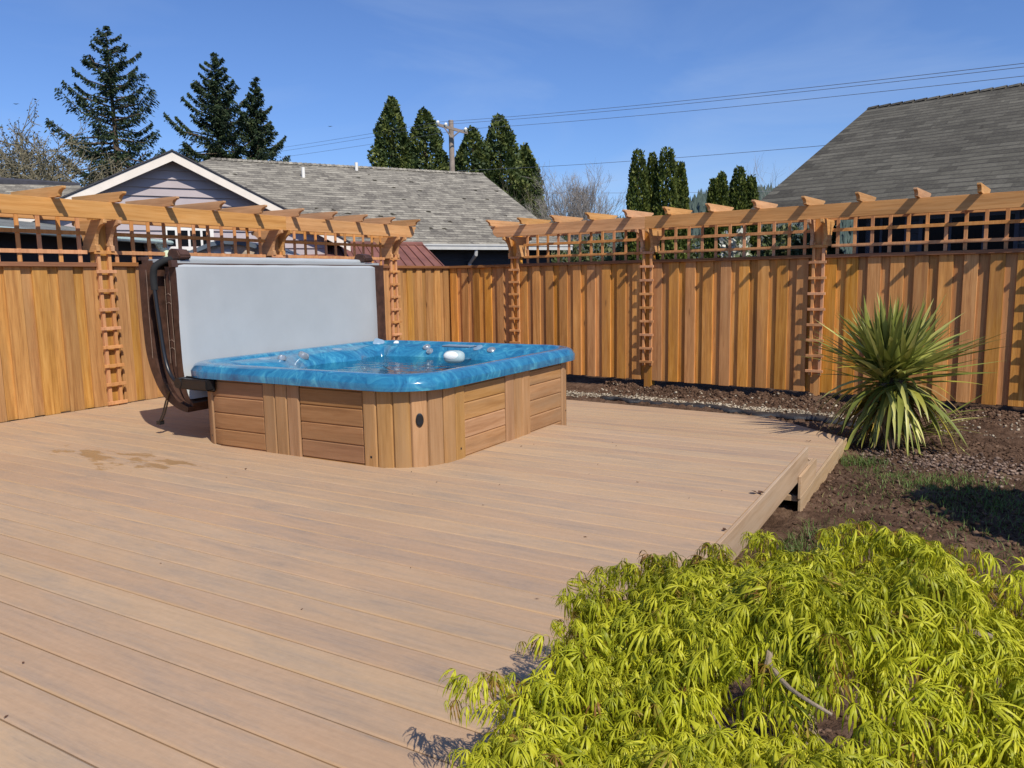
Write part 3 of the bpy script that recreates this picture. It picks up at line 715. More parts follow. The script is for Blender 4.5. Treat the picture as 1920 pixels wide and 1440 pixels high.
knob(632, 655, .06, 'jetgrey', .008); knob(710, 643, .075, 'jetgrey', .014, lobes=4); knob(743, 643, .036, 'pillow', .012)
knob(800, 651, .05, 'chrome', .018); knob(806, 659, .045, 'chrome', .02); knob(896, 652, .06, 'jetgrey', .010); knob(921, 656, .052, 'chrome', .014)
p = onz(861, 649, .785)-TO; mb = MB(); mb.box(-.20, .20, -.085, .085, -.01, .010); mb.build('control_panel', 'jetgrey', tub, tuple(p), bevel=.012, seg=2)
# neck pillow: pale pad in a grey-green shell
p = at(850, 669, np.linalg.norm((onz(848, 676, .68)-O)@np.eye(3)@CF)*1.0 if False else float((onz(848, 678, .66)-O)@CF))-TO
def ellip(mb, c, A, B, D, n=20, m_=12, power=1.0):
    vs = []
    for i in range(m_+1):
        ph = math.pi*i/m_
        for j in range(n):
            th = 2*math.pi*j/n; sg = lambda v: math.copysign(abs(v)**power, v)
            vs.append(c+A*sg(math.cos(th))*math.sin(ph)**power+B*sg(math.sin(th))*math.sin(ph)**power+D*math.cos(ph))
    mb.add(vs, [(i*n+j, i*n+(j+1) % n, (i+1)*n+(j+1) % n, (i+1)*n+j) for i in range(m_) for j in range(n)], .5)
axA = norm(np.array([.90, .43, 0])); axD = norm(np.array([.30, -.86, .42])); axB = np.cross(axD, axA)
mb = MB(); ellip(mb, p+axA*.01, axA*.118, axB*.074, axD*.055, power=.7); mb.build('headrest_shell', 'pillowrim', tub, smooth=True)
mb = MB(); ellip(mb, p+axD*.028-axA*.012, axA*.092, axB*.054, axD*.044); mb.build('headrest', 'pillow', tub, smooth=True)

# ------------------------------------------------------------------ folded spa cover and its lifter
cov = empty('spa_cover', (-7.0, 6.7, .3)); tag(cov, 'folded spa cover standing upright with grey inner face and brown vinyl edges', 'spa cover')
CO = np.array([-7.0, 6.7, .3])
def slab(mb, pts, th, y0, y1, r=.5, ny=1, wob=0):
    pts = [np.array(p, float) for p in pts]; out = []
    for i, p in enumerate(pts):
        t = pts[min(i+1, len(pts)-1)]-pts[max(i-1, 0)]; t /= np.linalg.norm(t); nn = np.array([t[1], -t[0]]); tt_ = th*(1 if i < len(pts)*.55 else 1-.6*(i/len(pts)-.55)/.45); out.append((p-nn*tt_/2, p+nn*tt_/2))
    ring = [a for a, b in out]+[b for a, b in out[::-1]]; n = len(ring); vs = []
    for k in range(ny+1):
        y = y0+(y1-y0)*k/ny
        for j, q in enumerate(ring):
            dx = wob*(math.sin(k*1.1+j*.9)+.6*math.sin(k*2.7+j*2.1)) if wob else 0
            vs.append((q[0]-CO[0]+dx, y-CO[1], q[1]-CO[2]))
    fs = [(k*n+j, k*n+(j+1) % n, (k+1)*n+(j+1) % n, (k+1)*n+j) for k in range(ny) for j in range(n)]+[tuple(range(n-1, -1, -1)), tuple(range(ny*n, (ny+1)*n))]
    mb.add(vs, fs, r)
def smooth_pts(p, n=14):
    p = [np.array(q, float) for q in p]; o = []
    for i in range(len(p)-1):
        a, b, c, d = p[max(i-1, 0)], p[i], p[i+1], p[min(i+2, len(p)-1)]
        for t in np.linspace(0, 1, 5)[:-1]: o.append(.5*((2*b)+(c-a)*t+(2*a-5*b+4*c-d)*t*t+(3*b-a-3*c+d)*t**3))
    return o+[p[-1]]
YL, YR = 5.07, 8.31
mb = MB()                                                       # grey inner face of the front half
n_y, n_z = 60, 40; vs = []
FC = smooth_pts([(-6.885, 1.762), (-6.885, 1.2), (-6.88, .75), (-6.85, .5), (-6.79, .38), (-6.72, .34)])
fl = np.concatenate([[0], np.cumsum([np.linalg.norm(FC[i+1]-FC[i]) for i in range(len(FC)-1)])]); FX = [q[0] for q in FC]; FZ = [q[1] for q in FC]
for i in range(n_y+1):
    for j in range(n_z+1):
        y = YL+.02+(8.13-YL-.02)*i/n_y; u_ = fl[-1]*(1-j/n_z)*.93; x = np.interp(u_, fl, FX)+.062; z = np.interp(u_, fl, FZ); ft = j/n_z
        e = min(i, n_y-i)/n_y
        x += .008*math.sin(y*1.6+z)*math.sin(z*1.7)-.03*max(0, (ft-.975)/.025)-.02*max(0, 1-e*40)
        x += .0012*math.sin(y*11+math.sin(y*3)*2)*max(0, ft-.86)*7+.0015*math.sin(y*5+z*6)*math.sin(z*4+y)
        x += .005*math.exp(-((y-(YL+.62-.30*(z-1)))/.03)**2)*(1 if .55 < z < 1.6 else 0)+.004*math.exp(-((z-.66-.03*math.sin(y*2))/.02)**2)
        vs.append((x-CO[0], y-CO[1], z-CO[2]))
mb.add(vs, [(i*(n_z+1)+j, (i+1)*(n_z+1)+j, (i+1)*(n_z+1)+j+1, i*(n_z+1)+j+1) for i in range(n_y) for j in range(n_z)], .5)
fp = mb.build('inner_face', 'greyvinyl', cov, smooth=True)
mb = MB(); slab(mb, smooth_pts([(-6.885, 1.762), (-6.885, 1.2), (-6.88, .75), (-6.85, .5), (-6.79, .38), (-6.72, .34)]), .085, YL+.02, YR, ny=10, wob=.0012); mb.build('front_half', 'brownvinyl', cov, smooth=True)
mb = MB(); slab(mb, smooth_pts([(-7.01, 1.73), (-7.01, 1.2), (-7.00, .78), (-6.95, .54), (-6.86, .39), (-6.74, .325)]), .07, YL+.05, YR+.04, ny=8, wob=.002)
slab(mb, smooth_pts([(-7.13, 1.70), (-7.13, 1.2), (-7.11, .82), (-7.05, .58), (-6.93, .41), (-6.75, .32)]), .05, YL+.0, YR+.03, ny=8, wob=.002); mb.build('skirt_flap', 'brownvinyl', cov, smooth=True)
mb = MB(); slab(mb, smooth_pts([(-7.29, 1.80), (-7.30, 1.3), (-7.28, .9), (-7.20, .64), (-7.07, .45), (-6.90, .34), (-6.74, .295)]), .12, YL-.03, YR+.08, ny=10, wob=.002); mb.build('rear_half', 'brownvinyl', cov, smooth=True)
mb = MB(); slab(mb, [(-6.86, 1.72), (-6.87, 1.79)], .05, YL-.02, YL+.05); mb.build('corner_tab', 'brownvinyl', cov)
mb = MB(); slab(mb, [(-7.32, 1.76), (-7.325, 1.835)], .055, YL-.03, YL+.06); mb.build('corner_tab', 'brownvinyl', cov)
mb = MB()                                                       # white stitching down the edge strips
for xs, y_, z0, z1 in ((-7.05, YL+.04, .75, 1.66), (-6.97, YL+.04, .72, 1.68), (-7.23, YL-.036, .8, 1.70)):
    mb.tube([(xs-CO[0]+.003*math.sin(z*9), y_-CO[1], z-CO[2]) for z in np.linspace(z0, z1, 14)], .002, 4)
for z in (1.45, 1.36, .98, .90):
    mb.tube([(-7.05-CO[0], YL+.04-CO[1], z-CO[2]), (-7.01-CO[0], YL+.042-CO[1], z+.012-CO[2]), (-6.97-CO[0], YL+.04-CO[1], z-.006-CO[2])], .002, 4)
mb.build('stitching', 'stitch', cov)
mb = MB(); pts = []
for i in range(40):
    y = YL+.16+(8.0-YL-.16)*i/39; pts.append((-6.985-CO[0], y-CO[1], 1.805-CO[2]+.001*math.sin(i*.8)))
mb.tube(pts, [.030]+[.034+.001*math.sin(i*1.7) for i in range(38)]+[.028], 14); mb.build('top_roll', 'greyvinyl', cov, smooth=True)
mb = MB(); slab(mb, [(-6.90, 1.775), (-7.34, 1.80)], .03, YL+.05, YR-.02, ny=4); mb.build('fold_hinge', 'greyvinyl', cov, smooth=True)
for nm, y0, ht, y1 in (('corner_block', 5.17, .10, 5.31), ('corner_block', 7.98, .10, 8.14)):
    mb = MB(); mb.prism([(-7.06-CO[0], 1.80-CO[2]), (-6.88-CO[0], 1.80-CO[2]), (-6.865-CO[0], 1.84-CO[2]), (-6.905-CO[0], 1.80+ht-CO[2]), (-7.03-CO[0], 1.80+ht+.015-CO[2]), (-7.07-CO[0], 1.86-CO[2])], y0-CO[1], y1-CO[1], 'y'); mb.build(nm, 'brownvinyl', cov, bevel=.012, seg=2)
mb = MB()                                                       # handle strap hanging to the deck
P_ = [(-7.02, YL-.02, .46), (-7.07, YL-.03, .36), (-7.15, YL-.02, .22), (-7.22, YL-.01, .14)]
for dy in (-.012, .014):
    vs = []
    for p_ in P_: vs += [(p_[0]-CO[0]-.01, p_[1]+dy-CO[1], p_[2]-CO[2]), (p_[0]-CO[0]+.03, p_[1]+dy-CO[1]-.004, p_[2]-CO[2]+.012)]
    mb.add(vs, [(2*i, 2*i+1, 2*i+3, 2*i+2) for i in range(3)], .5)
mb.box(-7.255-CO[0], -7.20-CO[0], YL-.035-CO[1], YL+.02-CO[1], .105-CO[2], .145-CO[2]); mb.build('strap', 'black', cov)
lif = empty('cover_lifter', (-6.5, 4.95, .55)); tag(lif, 'black bent tube cover lifter bolted under the tub rim at its left corner', 'cover lifter'); LO = np.array([-6.5, 4.95, .55])
mb = MB(); A_ = smooth_pts([(-6.58, 4.90, .572), (-6.74, 4.92, .60), (-6.86, 4.94, .70), (-6.925, 4.95, .88), (-6.965, 4.95, 1.2), (-7.00, 4.95, 1.55), (-7.005, 4.955, 1.64)])
mb.tube([q-LO for q in A_], .021, 12); mb.build('arm_tube', 'black', lif, smooth=True)
mb = MB(); A_ = smooth_pts([(-7.0, 4.955, 1.50), (-7.005, 4.955, 1.64), (-6.985, 4.97, 1.73), (-6.945, 5.04, 1.785), (-6.94, 5.12, 1.80)]); mb.tube([q-LO for q in A_], .033, 12); mb.build('foam_grip', 'foam', lif, smooth=True)
mb = MB(); mb.box(-6.585-LO[0], -6.19-LO[0], 4.845-LO[1], 4.943-LO[1], .545-LO[2], .645-LO[2]); mb.box(-6.60-LO[0], -6.17-LO[0], 4.925-LO[1], 4.945-LO[1], .525-LO[2], .66-LO[2]); mb.build('bracket', 'black', lif, bevel=.012, seg=2)
mb = MB(); mb.tube([(-6.60-LO[0], 4.84-LO[1], .60-LO[2]), (-6.60-LO[0], 4.945-LO[1], .60-LO[2])], .052, 20); mb.build('pivot', 'black', lif, smooth=True)

# ------------------------------------------------------------------ yucca (cabbage palm) by the back fence
yu = empty('yucca_plant', (-.74, 9.98, GZ)); tag(yu, 'large spiky yucca plant with sword leaves in the soil by the fence', 'yucca plant')
def blades(base, dirs, L, W, droop, r, seg=7, bend=None):
    n = len(base); t = np.linspace(0, 1, seg+1); V = []; 
    d = norm(dirs); side = norm(np.cross(d, np.array([0, 0, 1.])+RNG.normal(0, .25, (n, 3)))); up = np.cross(side, d)
    wprof = np.array([.55, .9, 1.0, .95, .8, .6, .33, .02])[:seg+1]
    P = base[:, None]+d[:, None]*L[:, None, None]*t[None, :, None]; P = P.copy()
    P[..., 2] -= droop[:, None]*L[:, None]*(t**2.2)[None]
    # keep length when drooping by pulling in horizontally
    pull = 1-np.clip(droop, 0, 1.2)[:, None]*.28*(t**2)[None]
    P[..., 0] = base[:, None, 0]+(P[..., 0]-base[:, None, 0])*pull; P[..., 1] = base[:, None, 1]+(P[..., 1]-base[:, None, 1])*pull
    Wv = (W[:, None]*wprof[None])[..., None]; S = side[:, None]*Wv
    a = P-S; c = P+S; m_ = P-up[:, None]*Wv*.35
    V = np.stack([a, m_, c], 2).reshape(n, -1, 3); k = 3
    fs = []
    for i in range(seg):
        for j in range(2): fs.append([i*k+j, i*k+j+1, (i+1)*k+j+1, (i+1)*k+j])
    fs = np.array(fs); Fc = (fs[None]+np.arange(n)[:, None, None]*(k*(seg+1))).reshape(-1, 4)
    rr = np.repeat(r, len(fs)); return V.reshape(-1, 3), Fc, rr
n = 330; az = RNG.uniform(0, 2*math.pi, n); el = np.concatenate([RNG.uniform(.85, 1.5, 110), RNG.uniform(.2, .9, 110), RNG.uniform(-.55, .25, 110)])
dirs = np.stack([np.cos(az)*np.cos(el), np.sin(az)*np.cos(el), np.sin(el)], 1)
heads = np.array([(-.07, -.03, .82), (.12, .03, .86), (.0, .08, .90)])
hd = heads[RNG.integers(0, 3, n)]+RNG.normal(0, .035, (n, 3)); hd[:, 2] += np.where(el < .2, -.12, 0)
L = np.where(el > .85, RNG.uniform(.74, 1.02, n), np.where(el > .2, RNG.uniform(.85, 1.25, n), RNG.uniform(.65, .95, n)))
dr = np.where(el > .85, RNG.uniform(0, .08, n), np.where(el > .2, RNG.uniform(.0, .22, n), RNG.uniform(.35, .75, n)))
r = RNG.uniform(.24, 1.0, n); r[el < .25] = np.where(RNG.random((el < .25).sum()) < .28, RNG.uniform(.1, .22, (el < .25).sum()), r[el < .25])
V1, F1, R1 = blades(hd, dirs, L, RNG.uniform(.022, .042, n), dr, r)
n2 = 130; az = RNG.uniform(0, 2*math.pi, n2); el2 = RNG.uniform(-1.35, -.55, n2); dirs = np.stack([np.cos(az)*np.cos(el2), np.sin(az)*np.cos(el2), np.sin(el2)], 1)
b2 = np.stack([RNG.normal(0, .09, n2), RNG.normal(0, .08, n2), RNG.uniform(.45, .75, n2)], 1)
L2 = np.minimum(RNG.uniform(.45, .80, n2), b2[:, 2]/np.maximum(.15, -np.sin(el2)+.1)); r2 = np.where(RNG.random(n2) < .5, RNG.uniform(0, .22, n2), RNG.uniform(.26, .8, n2))
V2, F2, R2 = blades(b2, dirs, L2, RNG.uniform(.016, .030, n2), RNG.uniform(.0, .12, n2), r2)
# a small side sprout lying to the right
n3 = 16; az = RNG.uniform(-.9, 1.0, n3); el3 = RNG.uniform(-.05, .7, n3); dirs = np.stack([np.cos(az)*np.cos(el3), np.sin(az)*np.cos(el3), np.sin(el3)], 1)
V3, F3, R3 = blades(np.tile([.30, .10, .20], (n3, 1))+RNG.normal(0, .03, (n3, 3)), dirs, RNG.uniform(.3, .85, n3), RNG.uniform(.014, .02, n3), RNG.uniform(0, .25, n3), RNG.uniform(.14, .95, n3))
V = np.concatenate([V1, V2, V3]); V[:, 2] = np.maximum(V[:, 2], .02+.02*RNG.random(len(V)))
npmesh('foliage', V, np.concatenate([F1, F2+len(V1), F3+len(V1)+len(V2)]), np.concatenate([R1, R2, R3]), 'yucca', yu)
mb = MB()
for h_ in heads: mb.tube([(0, 0, -.1), (h_[0]*.4, h_[1]*.4, .3), tuple(h_*np.array([1, 1, .95]))], [.10, .075, .05], 10)
mb.build('trunk', 'bark', yu, smooth=True)

# ------------------------------------------------------------------ weeping lace-leaf maple in the foreground
mp = empty('maple_tree', (-.25, 2.05, GZ)); tag(mp, 'low weeping laceleaf maple with lime green leaves in the foreground', 'maple tree'); MO = np.array([-.25, 2.05, GZ])
edge = [onz(832, 1400, .30), onz(852, 1268, .38), onz(1000, 1200, .43), onz(1040, 1110, .47), onz(1085, 1075, .5), onz(1200, 1045, .53), onz(1330, 1020, .57), onz(1420, 1005, .56), onz(1500, 1000, .56),
        onz(1700, 985, .56), onz(1800, 1010, .54), onz(1910, 1075, .50), np.array([.62, 2.9, .42]), np.array([.95, 2.1, .38]), np.array([.85, 1.2, .36]), np.array([.35, .72, .36]), np.array([-.3, .72, .34]), np.array([-.85, 1.0, .32])]
ea = np.array([math.atan2(e[1]-MO[1], e[0]-MO[0]) for e in edge]); er = np.array([math.hypot(e[0]-MO[0], e[1]-MO[1])*(.93 if e[0] < -.7 else .97) for e in edge]); ez = np.array([e[2] for e in edge])
o_ = np.argsort(ea); ea, er, ez = ea[o_], er[o_], ez[o_]
def rim(a):
    a = (np.asarray(a)+math.pi) % (2*math.pi)-math.pi
    A = np.concatenate([[ea[-1]-2*math.pi], ea, [ea[0]+2*math.pi]]); return np.interp(a, A, np.concatenate([[er[-1]], er, [er[0]]])), np.interp(a, A, np.concatenate([[ez[-1]], ez, [ez[0]]]))
def canopy_z(X, Y):
    a = np.arctan2(Y-MO[1], X-MO[0]); d = np.hypot(X-MO[0], Y-MO[1]); R_, Z_ = rim(a); t = d/R_
    return Z_+.09*(1-t**2)+.06*hnoise(X*2.2, Y*2.2, 31, ((1.6, .8), (3.7, .7))), t
def leaf_templates(k):
    T = []
    q = np.random.default_rng(5)
    for _ in range(k):
        vs, fs = [], []; nl = int(q.integers(8, 12)); amax = 2.0
        for a in np.linspace(-amax, amax, nl):
            a += q.normal(0, .14); L_ = (1.0-.25*abs(a)/amax)*q.uniform(.78, 1.15); dr_ = q.uniform(.55, 1.05)
            wv = np.array([.005, .017, .036, .020, .033, .017, .002])*q.uniform(.75, 1.05); N_ = len(wv)
            x = z = 0.0; b = len(vs); th = q.uniform(.0, .45); ca, sa = math.cos(a), math.sin(a)
            for i in range(N_):
                vs += [(ca*x-sa*wv[i], sa*x+ca*wv[i], z-.3*wv[i]), (ca*x, sa*x, z+.2*wv[i]), (ca*x+sa*wv[i], sa*x-ca*wv[i], z-.3*wv[i])]
                st = L_/(N_-1); th -= dr_*(.55 if i else .7); x += st*math.cos(max(th, -1.52)); z += st*math.sin(max(th, -1.52))
            for i in range(N_-1):
                for j in range(2): fs.append((b+i*3+j, b+i*3+j+1, b+(i+1)*3+j+1, b+(i+1)*3+j))
        T.append((np.array(vs), np.array(fs)))
    return T
TP = leaf_templates(28)
def cluster_pts(n):
    a = RNG.uniform(-math.pi, math.pi, n*2); t = np.sqrt(RNG.uniform(.0, 1.0, n*2)); R_, Z_ = rim(a)
    X = MO[0]+np.cos(a)*R_*t; Y = MO[1]+np.sin(a)*R_*t
    return X[:n], Y[:n]
hole = onz(1405, 1215, .5); hole2 = onz(1750, 1330, .5); hole3 = onz(1290, 1400, .5)
X, Y = cluster_pts(10500); Z, t = canopy_z(X, Y)
depth = RNG.exponential(.06, len(X)); depth = np.minimum(depth, .32)
dens = hnoise(X*3, Y*3, 77, ((1.9, .8), (4.1, .6)))
keep = dens+RNG.normal(0, .25, len(X)) > -.74
for hpt, hr in ((hole, .045), (hole2, .03), (hole3, .02)):
    dd = np.hypot(X-hpt[0], (Y-hpt[1])*.8); keep &= ~((dd < hr) & (RNG.random(len(X)) < .85) & (depth < .12))
# ragged rim: thin out towards the edge with finger-like sprays
ang = np.arctan2(Y-MO[1], X-MO[0]); spray = .5+.5*np.sin(ang*13+2*np.sin(ang*5)); keep &= ~((t > .86+.12*spray) & (RNG.random(len(X)) < .85))
X, Y, Z, t, depth, ang = [q[keep] for q in (X, Y, Z, t, depth, ang)]
sa_ = np.repeat(RNG.uniform(-math.pi, math.pi, 62), 9); st_ = np.tile(np.linspace(.86, 1.09, 9), 62)*np.repeat(RNG.uniform(.93, 1.03, 62), 9); sa_ = sa_+RNG.normal(0, .018, len(sa_))
R_, Z_ = rim(sa_); X2 = MO[0]+np.cos(sa_)*R_*st_; Y2 = MO[1]+np.sin(sa_)*R_*st_
X = np.concatenate([X, X2]); Y = np.concatenate([Y, Y2]); Z = np.concatenate([Z, Z_+.03-.25*np.maximum(0, st_-.95)+RNG.normal(0, .012, len(X2))]); t = np.concatenate([t, st_]); depth = np.concatenate([depth, 0*st_]); ang = np.concatenate([ang, sa_])
Z = Z-depth
VV, FF, RR, o = [], [], [], 0
out = np.stack([np.cos(ang), np.sin(ang)], 1)
for i in range(len(X)):
    Tv, Tf = TP[RNG.integers(len(TP))]; s_ = (RNG.uniform(.075, .135) if RNG.random() < .72 else RNG.uniform(.045, .075))*(1 if t[i] < .85 else .85)
    yaw = ang[i]+RNG.normal(0, 1.0); c, s = math.cos(yaw), math.sin(yaw); tl_ = RNG.normal(.22, .42)
    ct, st = math.cos(tl_), math.sin(tl_); v = Tv*s_
    v = np.stack([v[:, 0]*ct+v[:, 2]*st, v[:, 1], -v[:, 0]*st+v[:, 2]*ct], 1)
    v = np.stack([v[:, 0]*c-v[:, 1]*s, v[:, 0]*s+v[:, 1]*c, v[:, 2]], 1)+np.array([X[i], Y[i], Z[i]])-MO
    VV.append(v); FF.append(Tf+o); o += len(v); rr = RNG.beta(2.6, 1.8)
    if RNG.random() < (.035 if t[i] < .85 else .2): rr = RNG.uniform(0, .12)
    RR.append(np.clip(np.full(len(Tf), rr)+RNG.normal(0, .03, len(Tf)), 0, 1))
npmesh('foliage', np.concatenate(VV), np.concatenate(FF), np.concatenate(RR), 'maple', mp)
bm2 = MB(); tw = MB()
bm2.tube([(0, 0, -.1), (.02, .0, .25), (-.03, .05, .55), (.0, .04, .78)], [.075, .06, .052, .04], 10)
q = np.random.default_rng(4)
for k in range(13):
    a = -math.pi+2*math.pi*(k+.5)/13+q.normal(0, .12); R_, Z_ = rim(a); pts = []
    for j, u in enumerate(np.linspace(0, .93, 9)):
        x = math.cos(a+.12*math.sin(j*1.1+k))*R_*u; y = math.sin(a+.12*math.sin(j*1.1+k))*R_*u
        zc, _ = canopy_z(np.array([x+MO[0]]), np.array([y+MO[1]]))
        z = (.66+(float(zc[0])-MO[2]-.20-.66)*min(1, u*2.0)+.02*math.sin(j*1.9+k))
        pts.append((x, y, z))
    bm2.tube(pts, list(np.linspace(.022, .003, 9)), 7)
    for j in range(4, 9):
        for sgn in (-1, 1):
            aa = a+sgn*q.uniform(.4, 1.0); p0_ = np.array(pts[j]); L_ = q.uniform(.08, .17)
            p1_ = p0_+np.array([math.cos(aa)*L_*.5, math.sin(aa)*L_*.5, .01]); p2_ = p0_+np.array([math.cos(aa)*L_, math.sin(aa)*L_, -.02])
            tw.tube([p0_, p1_, p2_], [.0035, .0025, .0012], 5)
# two limbs that show through the gaps
def limb(pix, r0, r1):
    pts = [np.array(onz(*pp))-MO for pp in pix]; sp = smooth_pts(pts); bm2.tube(sp, list(np.linspace(r0, r1, len(sp))), 8)
limb([(1362, 1085, .57), (1380, 1130, .555), (1425, 1165, .55), (1442, 1210, .53), (1438, 1250, .49), (1420, 1290, .40)], .005, .0125)
limb([(1440, 1240, .50), (1480, 1290, .48), (1560, 1340, .45)], .008, .004)
limb([(1560, 1095, .52), (1640, 1140, .52), (1740, 1165, .50), (1860, 1195, .48)], .006, .012)
bm2.build('trunk', 'greybark', mp, smooth=True); tw.build('twigs', 'twig', mp, smooth=True)

# ------------------------------------------------------------------ houses and sheds beyond the fences
def quad_roof(mb, A, B, Cc, D, th=.12, tcw=None):
    """A,B along the eave, C,D along the ridge (C above B). Slab with shingle coordinates on its top."""
    A, B, Cc, D = [np.array(p, float) for p in (A, B, Cc, D)]; u = norm(B-A); nn = norm(np.cross(B-A, D-A)); v = np.cross(nn, u)
    if nn[2] < 0: nn = -nn; v = -v
    if v[2] < 0: v = -v
    top = [A, B, Cc, D]; tc = [(float((p-A)@u)*SC, float((p-A)@v)*SC, 0) for p in top]
    bot = [p-np.array([0, 0, th]) for p in top]
    mb.mi = 0; mb.add(top, [(0, 1, 2, 3)], .5, tc); mb.mi = 1
    mb.add(top+bot, [(4, 5, 6, 7), (0, 1, 5, 4), (1, 2, 6, 5), (2, 3, 7, 6), (3, 0, 4, 7)], .5); mb.mi = 0
u1 = np.array([.511, .860, 0]); b1 = np.array([-.860, .511, 0]); up = np.array([0, 0, 1.])
EV = np.array([-10.713, 18.056, 2.45])
R_r = np.array([-14.209, 22.586, 5.03]); rake_t = (R_r-EV)@u1
h1 = empty('house', (-13, 18, GZ)); tag(h1, 'neighbouring house with grey shingle roof and a lilac sided front gable', 'house')
HO = np.array([-13, 18, GZ])
def toH(p, o): return np.array(p, float)-o
run = (R_r-EV)@b1; e_l = EV+u1*(-12.2); e_r = EV+u1*rake_t
r_l = e_l+b1*run+up*2.58; r_r = e_r+b1*run+up*2.58
lt = (np.array([-18.162, 14.958, 4.86])-r_l)@u1
r_l2 = r_l+u1*lt
mb = MB(); quad_roof(mb, toH(e_l, HO), toH(e_r, HO), toH(r_r, HO), toH(r_l2, HO)); quad_roof(mb, toH(e_l+b1*run*2, HO), toH(e_r+b1*run*2, HO), toH(r_r, HO), toH(r_l2, HO))
mroof = mb.build('roof', ['roof1', 'tar'], h1)
mb = MB()                                                      # ridge cap shingles
k = 60
for i in range(k):
    a_ = r_l2+(r_r-r_l2)*i/k; c_ = r_l2+(r_r-r_l2)*(i+.92)/k
    mb.add([toH(a_+b1*-.13+up*-.045, HO), toH(a_+up*.035, HO), toH(a_+b1*.13-up*.045, HO), toH(c_+b1*-.13-up*.03, HO), toH(c_+up*.05, HO), toH(c_+b1*.13-up*.03, HO)], [(0, 1, 4, 3), (1, 2, 5, 4)], tc=[(i*.3, .03, 0)]*3+[(i*.3+.2, .10, 0)]*3)
mb.build('ridge_cap', 'roof1', mroof)
for px, py0, py1 in ((569, 332, 314), (668.5, 319, 305)):
    nn = np.cross(u1, r_r-e_r); p0_ = onpl(px, py0, EV, nn); dd = float((p0_-O)@CF); p1_ = at(px, py1, dd)
    mb = MB(); mb.tube([toH(p0_-up*.1, HO), toH(p0_+up*(p1_[2]-p0_[2]), HO)], .05, 10); mb.build('vent_pipe', 'white', mroof, smooth=True)
mb = MB()
for a_, b_, off in ((e_l, e_r, .02),):
    P0, P1 = toH(a_-b1*.06, HO), toH(b_-b1*.06, HO)
    mb.add([P0+up*.0, P1+up*.0, P1-up*.13, P0-up*.13, P0+b1*.10, P1+b1*.10, P1-up*.13+b1*.08, P0-up*.13+b1*.08], [(0, 1, 2, 3), (3, 2, 6, 7), (0, 4, 5, 1), (1, 5, 6, 2)])
    P0, P1 = P0-b1*.02-up*.01, P1-b1*.02-up*.01
    mb.add([P0+up*.02, P1+up*.02, P1-up*.02, P0-up*.02], [(0, 1, 2, 3)])
mb.build('gutter', 'gutter', h1)
mb = MB(); a_ = EV+u1*.3-up*.12
s0 = onpl(893, 465, EV, b1); s0 = np.array([s0[0], s0[1], 2.35])
mb.tube([toH(s0, HO), toH(s0-up*.16+b1*.03, HO), toH(s0-up*.38+b1*.42, HO), toH(s0-up*2.6+b1*.42, HO)], .05, 8); mb.build('downpipe', 'gutter', h1)
w0, w1 = e_l+b1*.5+u1*.3, e_r+b1*.5-u1*.35; bk = b1*(2*run-1.0)
mb = MB(); z0_ = GZ; zt_ = 2.45-.02
def wall(mb, a, b, z0, z1, O_, th=.12, back=None, r=None):
    back = b1 if back is None else back
    pts = [toH((a[0], a[1], z0), O_), toH((b[0], b[1], z0), O_), toH((b[0], b[1], z1), O_), toH((a[0], a[1], z1), O_)]
    mb.add([*pts, *[p+back*th for p in pts]], [(0, 1, 2, 3), (7, 6, 5, 4), (0, 4, 5, 1), (1, 5, 6, 2), (2, 6, 7, 3), (3, 7, 4, 0)], r)
zz = GZ
while zz < zt_-.05:
    wall(mb, w0, w1, zz+.004, min(zz+.21, zt_), HO, .1+.0, r=random.random()); zz += .214
mb.build('wall', 'shadesiding', h1)
mb = MB(); mb.add([toH(p, HO) for p in (w1+up*(GZ-w1[2]), w1+bk+up*(GZ-w1[2]), w1+bk, w1+b1*run*.9+up*2.1, w1)], [(0, 1, 2, 3, 4)]); mb.build('side_wall', 'lilac', h1)
# projecting front gable
GA = at(322, 282, 15.0); hw = 3.45; sl_ = .497; fr_ = lambda s_: GA+u1*s_-up*abs(s_)*sl_
back = b1*5.2
mb = MB()
for sg in (-1, 1): quad_roof(mb, toH(GA+u1*sg*hw-up*hw*sl_, HO), toH(GA+u1*sg*hw-up*hw*sl_+back, HO), toH(GA+back, HO), toH(GA, HO), .04)
mb.build('gable_roof', ['roof1', 'tar'], h1)
mb = MB()
for sg in (-1, 1):
    A0 = GA-b1*.02-up*.03; A1 = GA+u1*sg*hw-up*(hw*sl_+.03)-b1*.02; t_ = up*.165
    pts = [toH(A0, HO), toH(A1, HO), toH(A1-t_, HO), toH(A0-t_, HO)]; mb.add([*pts, *[p+b1*.045 for p in pts]], [(0, 1, 2, 3), (7, 6, 5, 4), (0, 4, 5, 1), (2, 6, 7, 3), (1, 5, 6, 2)])
mb.build('bargeboard', 'trim', h1)
mb = MB()
for sg in (-1, 1):
    A0 = GA-b1*.045+up*.012; A1 = GA+u1*sg*hw-up*(hw*sl_-.012)-b1*.045; t_ = up*.03
    pts = [toH(A0, HO), toH(A1, HO), toH(A1-t_, HO), toH(A0-t_, HO)]; mb.add([*pts, *[p+b1*.09 for p in pts]], [(0, 1, 2, 3), (7, 6, 5, 4), (0, 4, 5, 1), (2, 6, 7, 3), (1, 5, 6, 2)])
mb.build('drip_edge', 'tar', h1)
GW = GA+b1*.27; mb = MB(); zz = GW[2]-.02; hgt = .165; gw = hw-.45
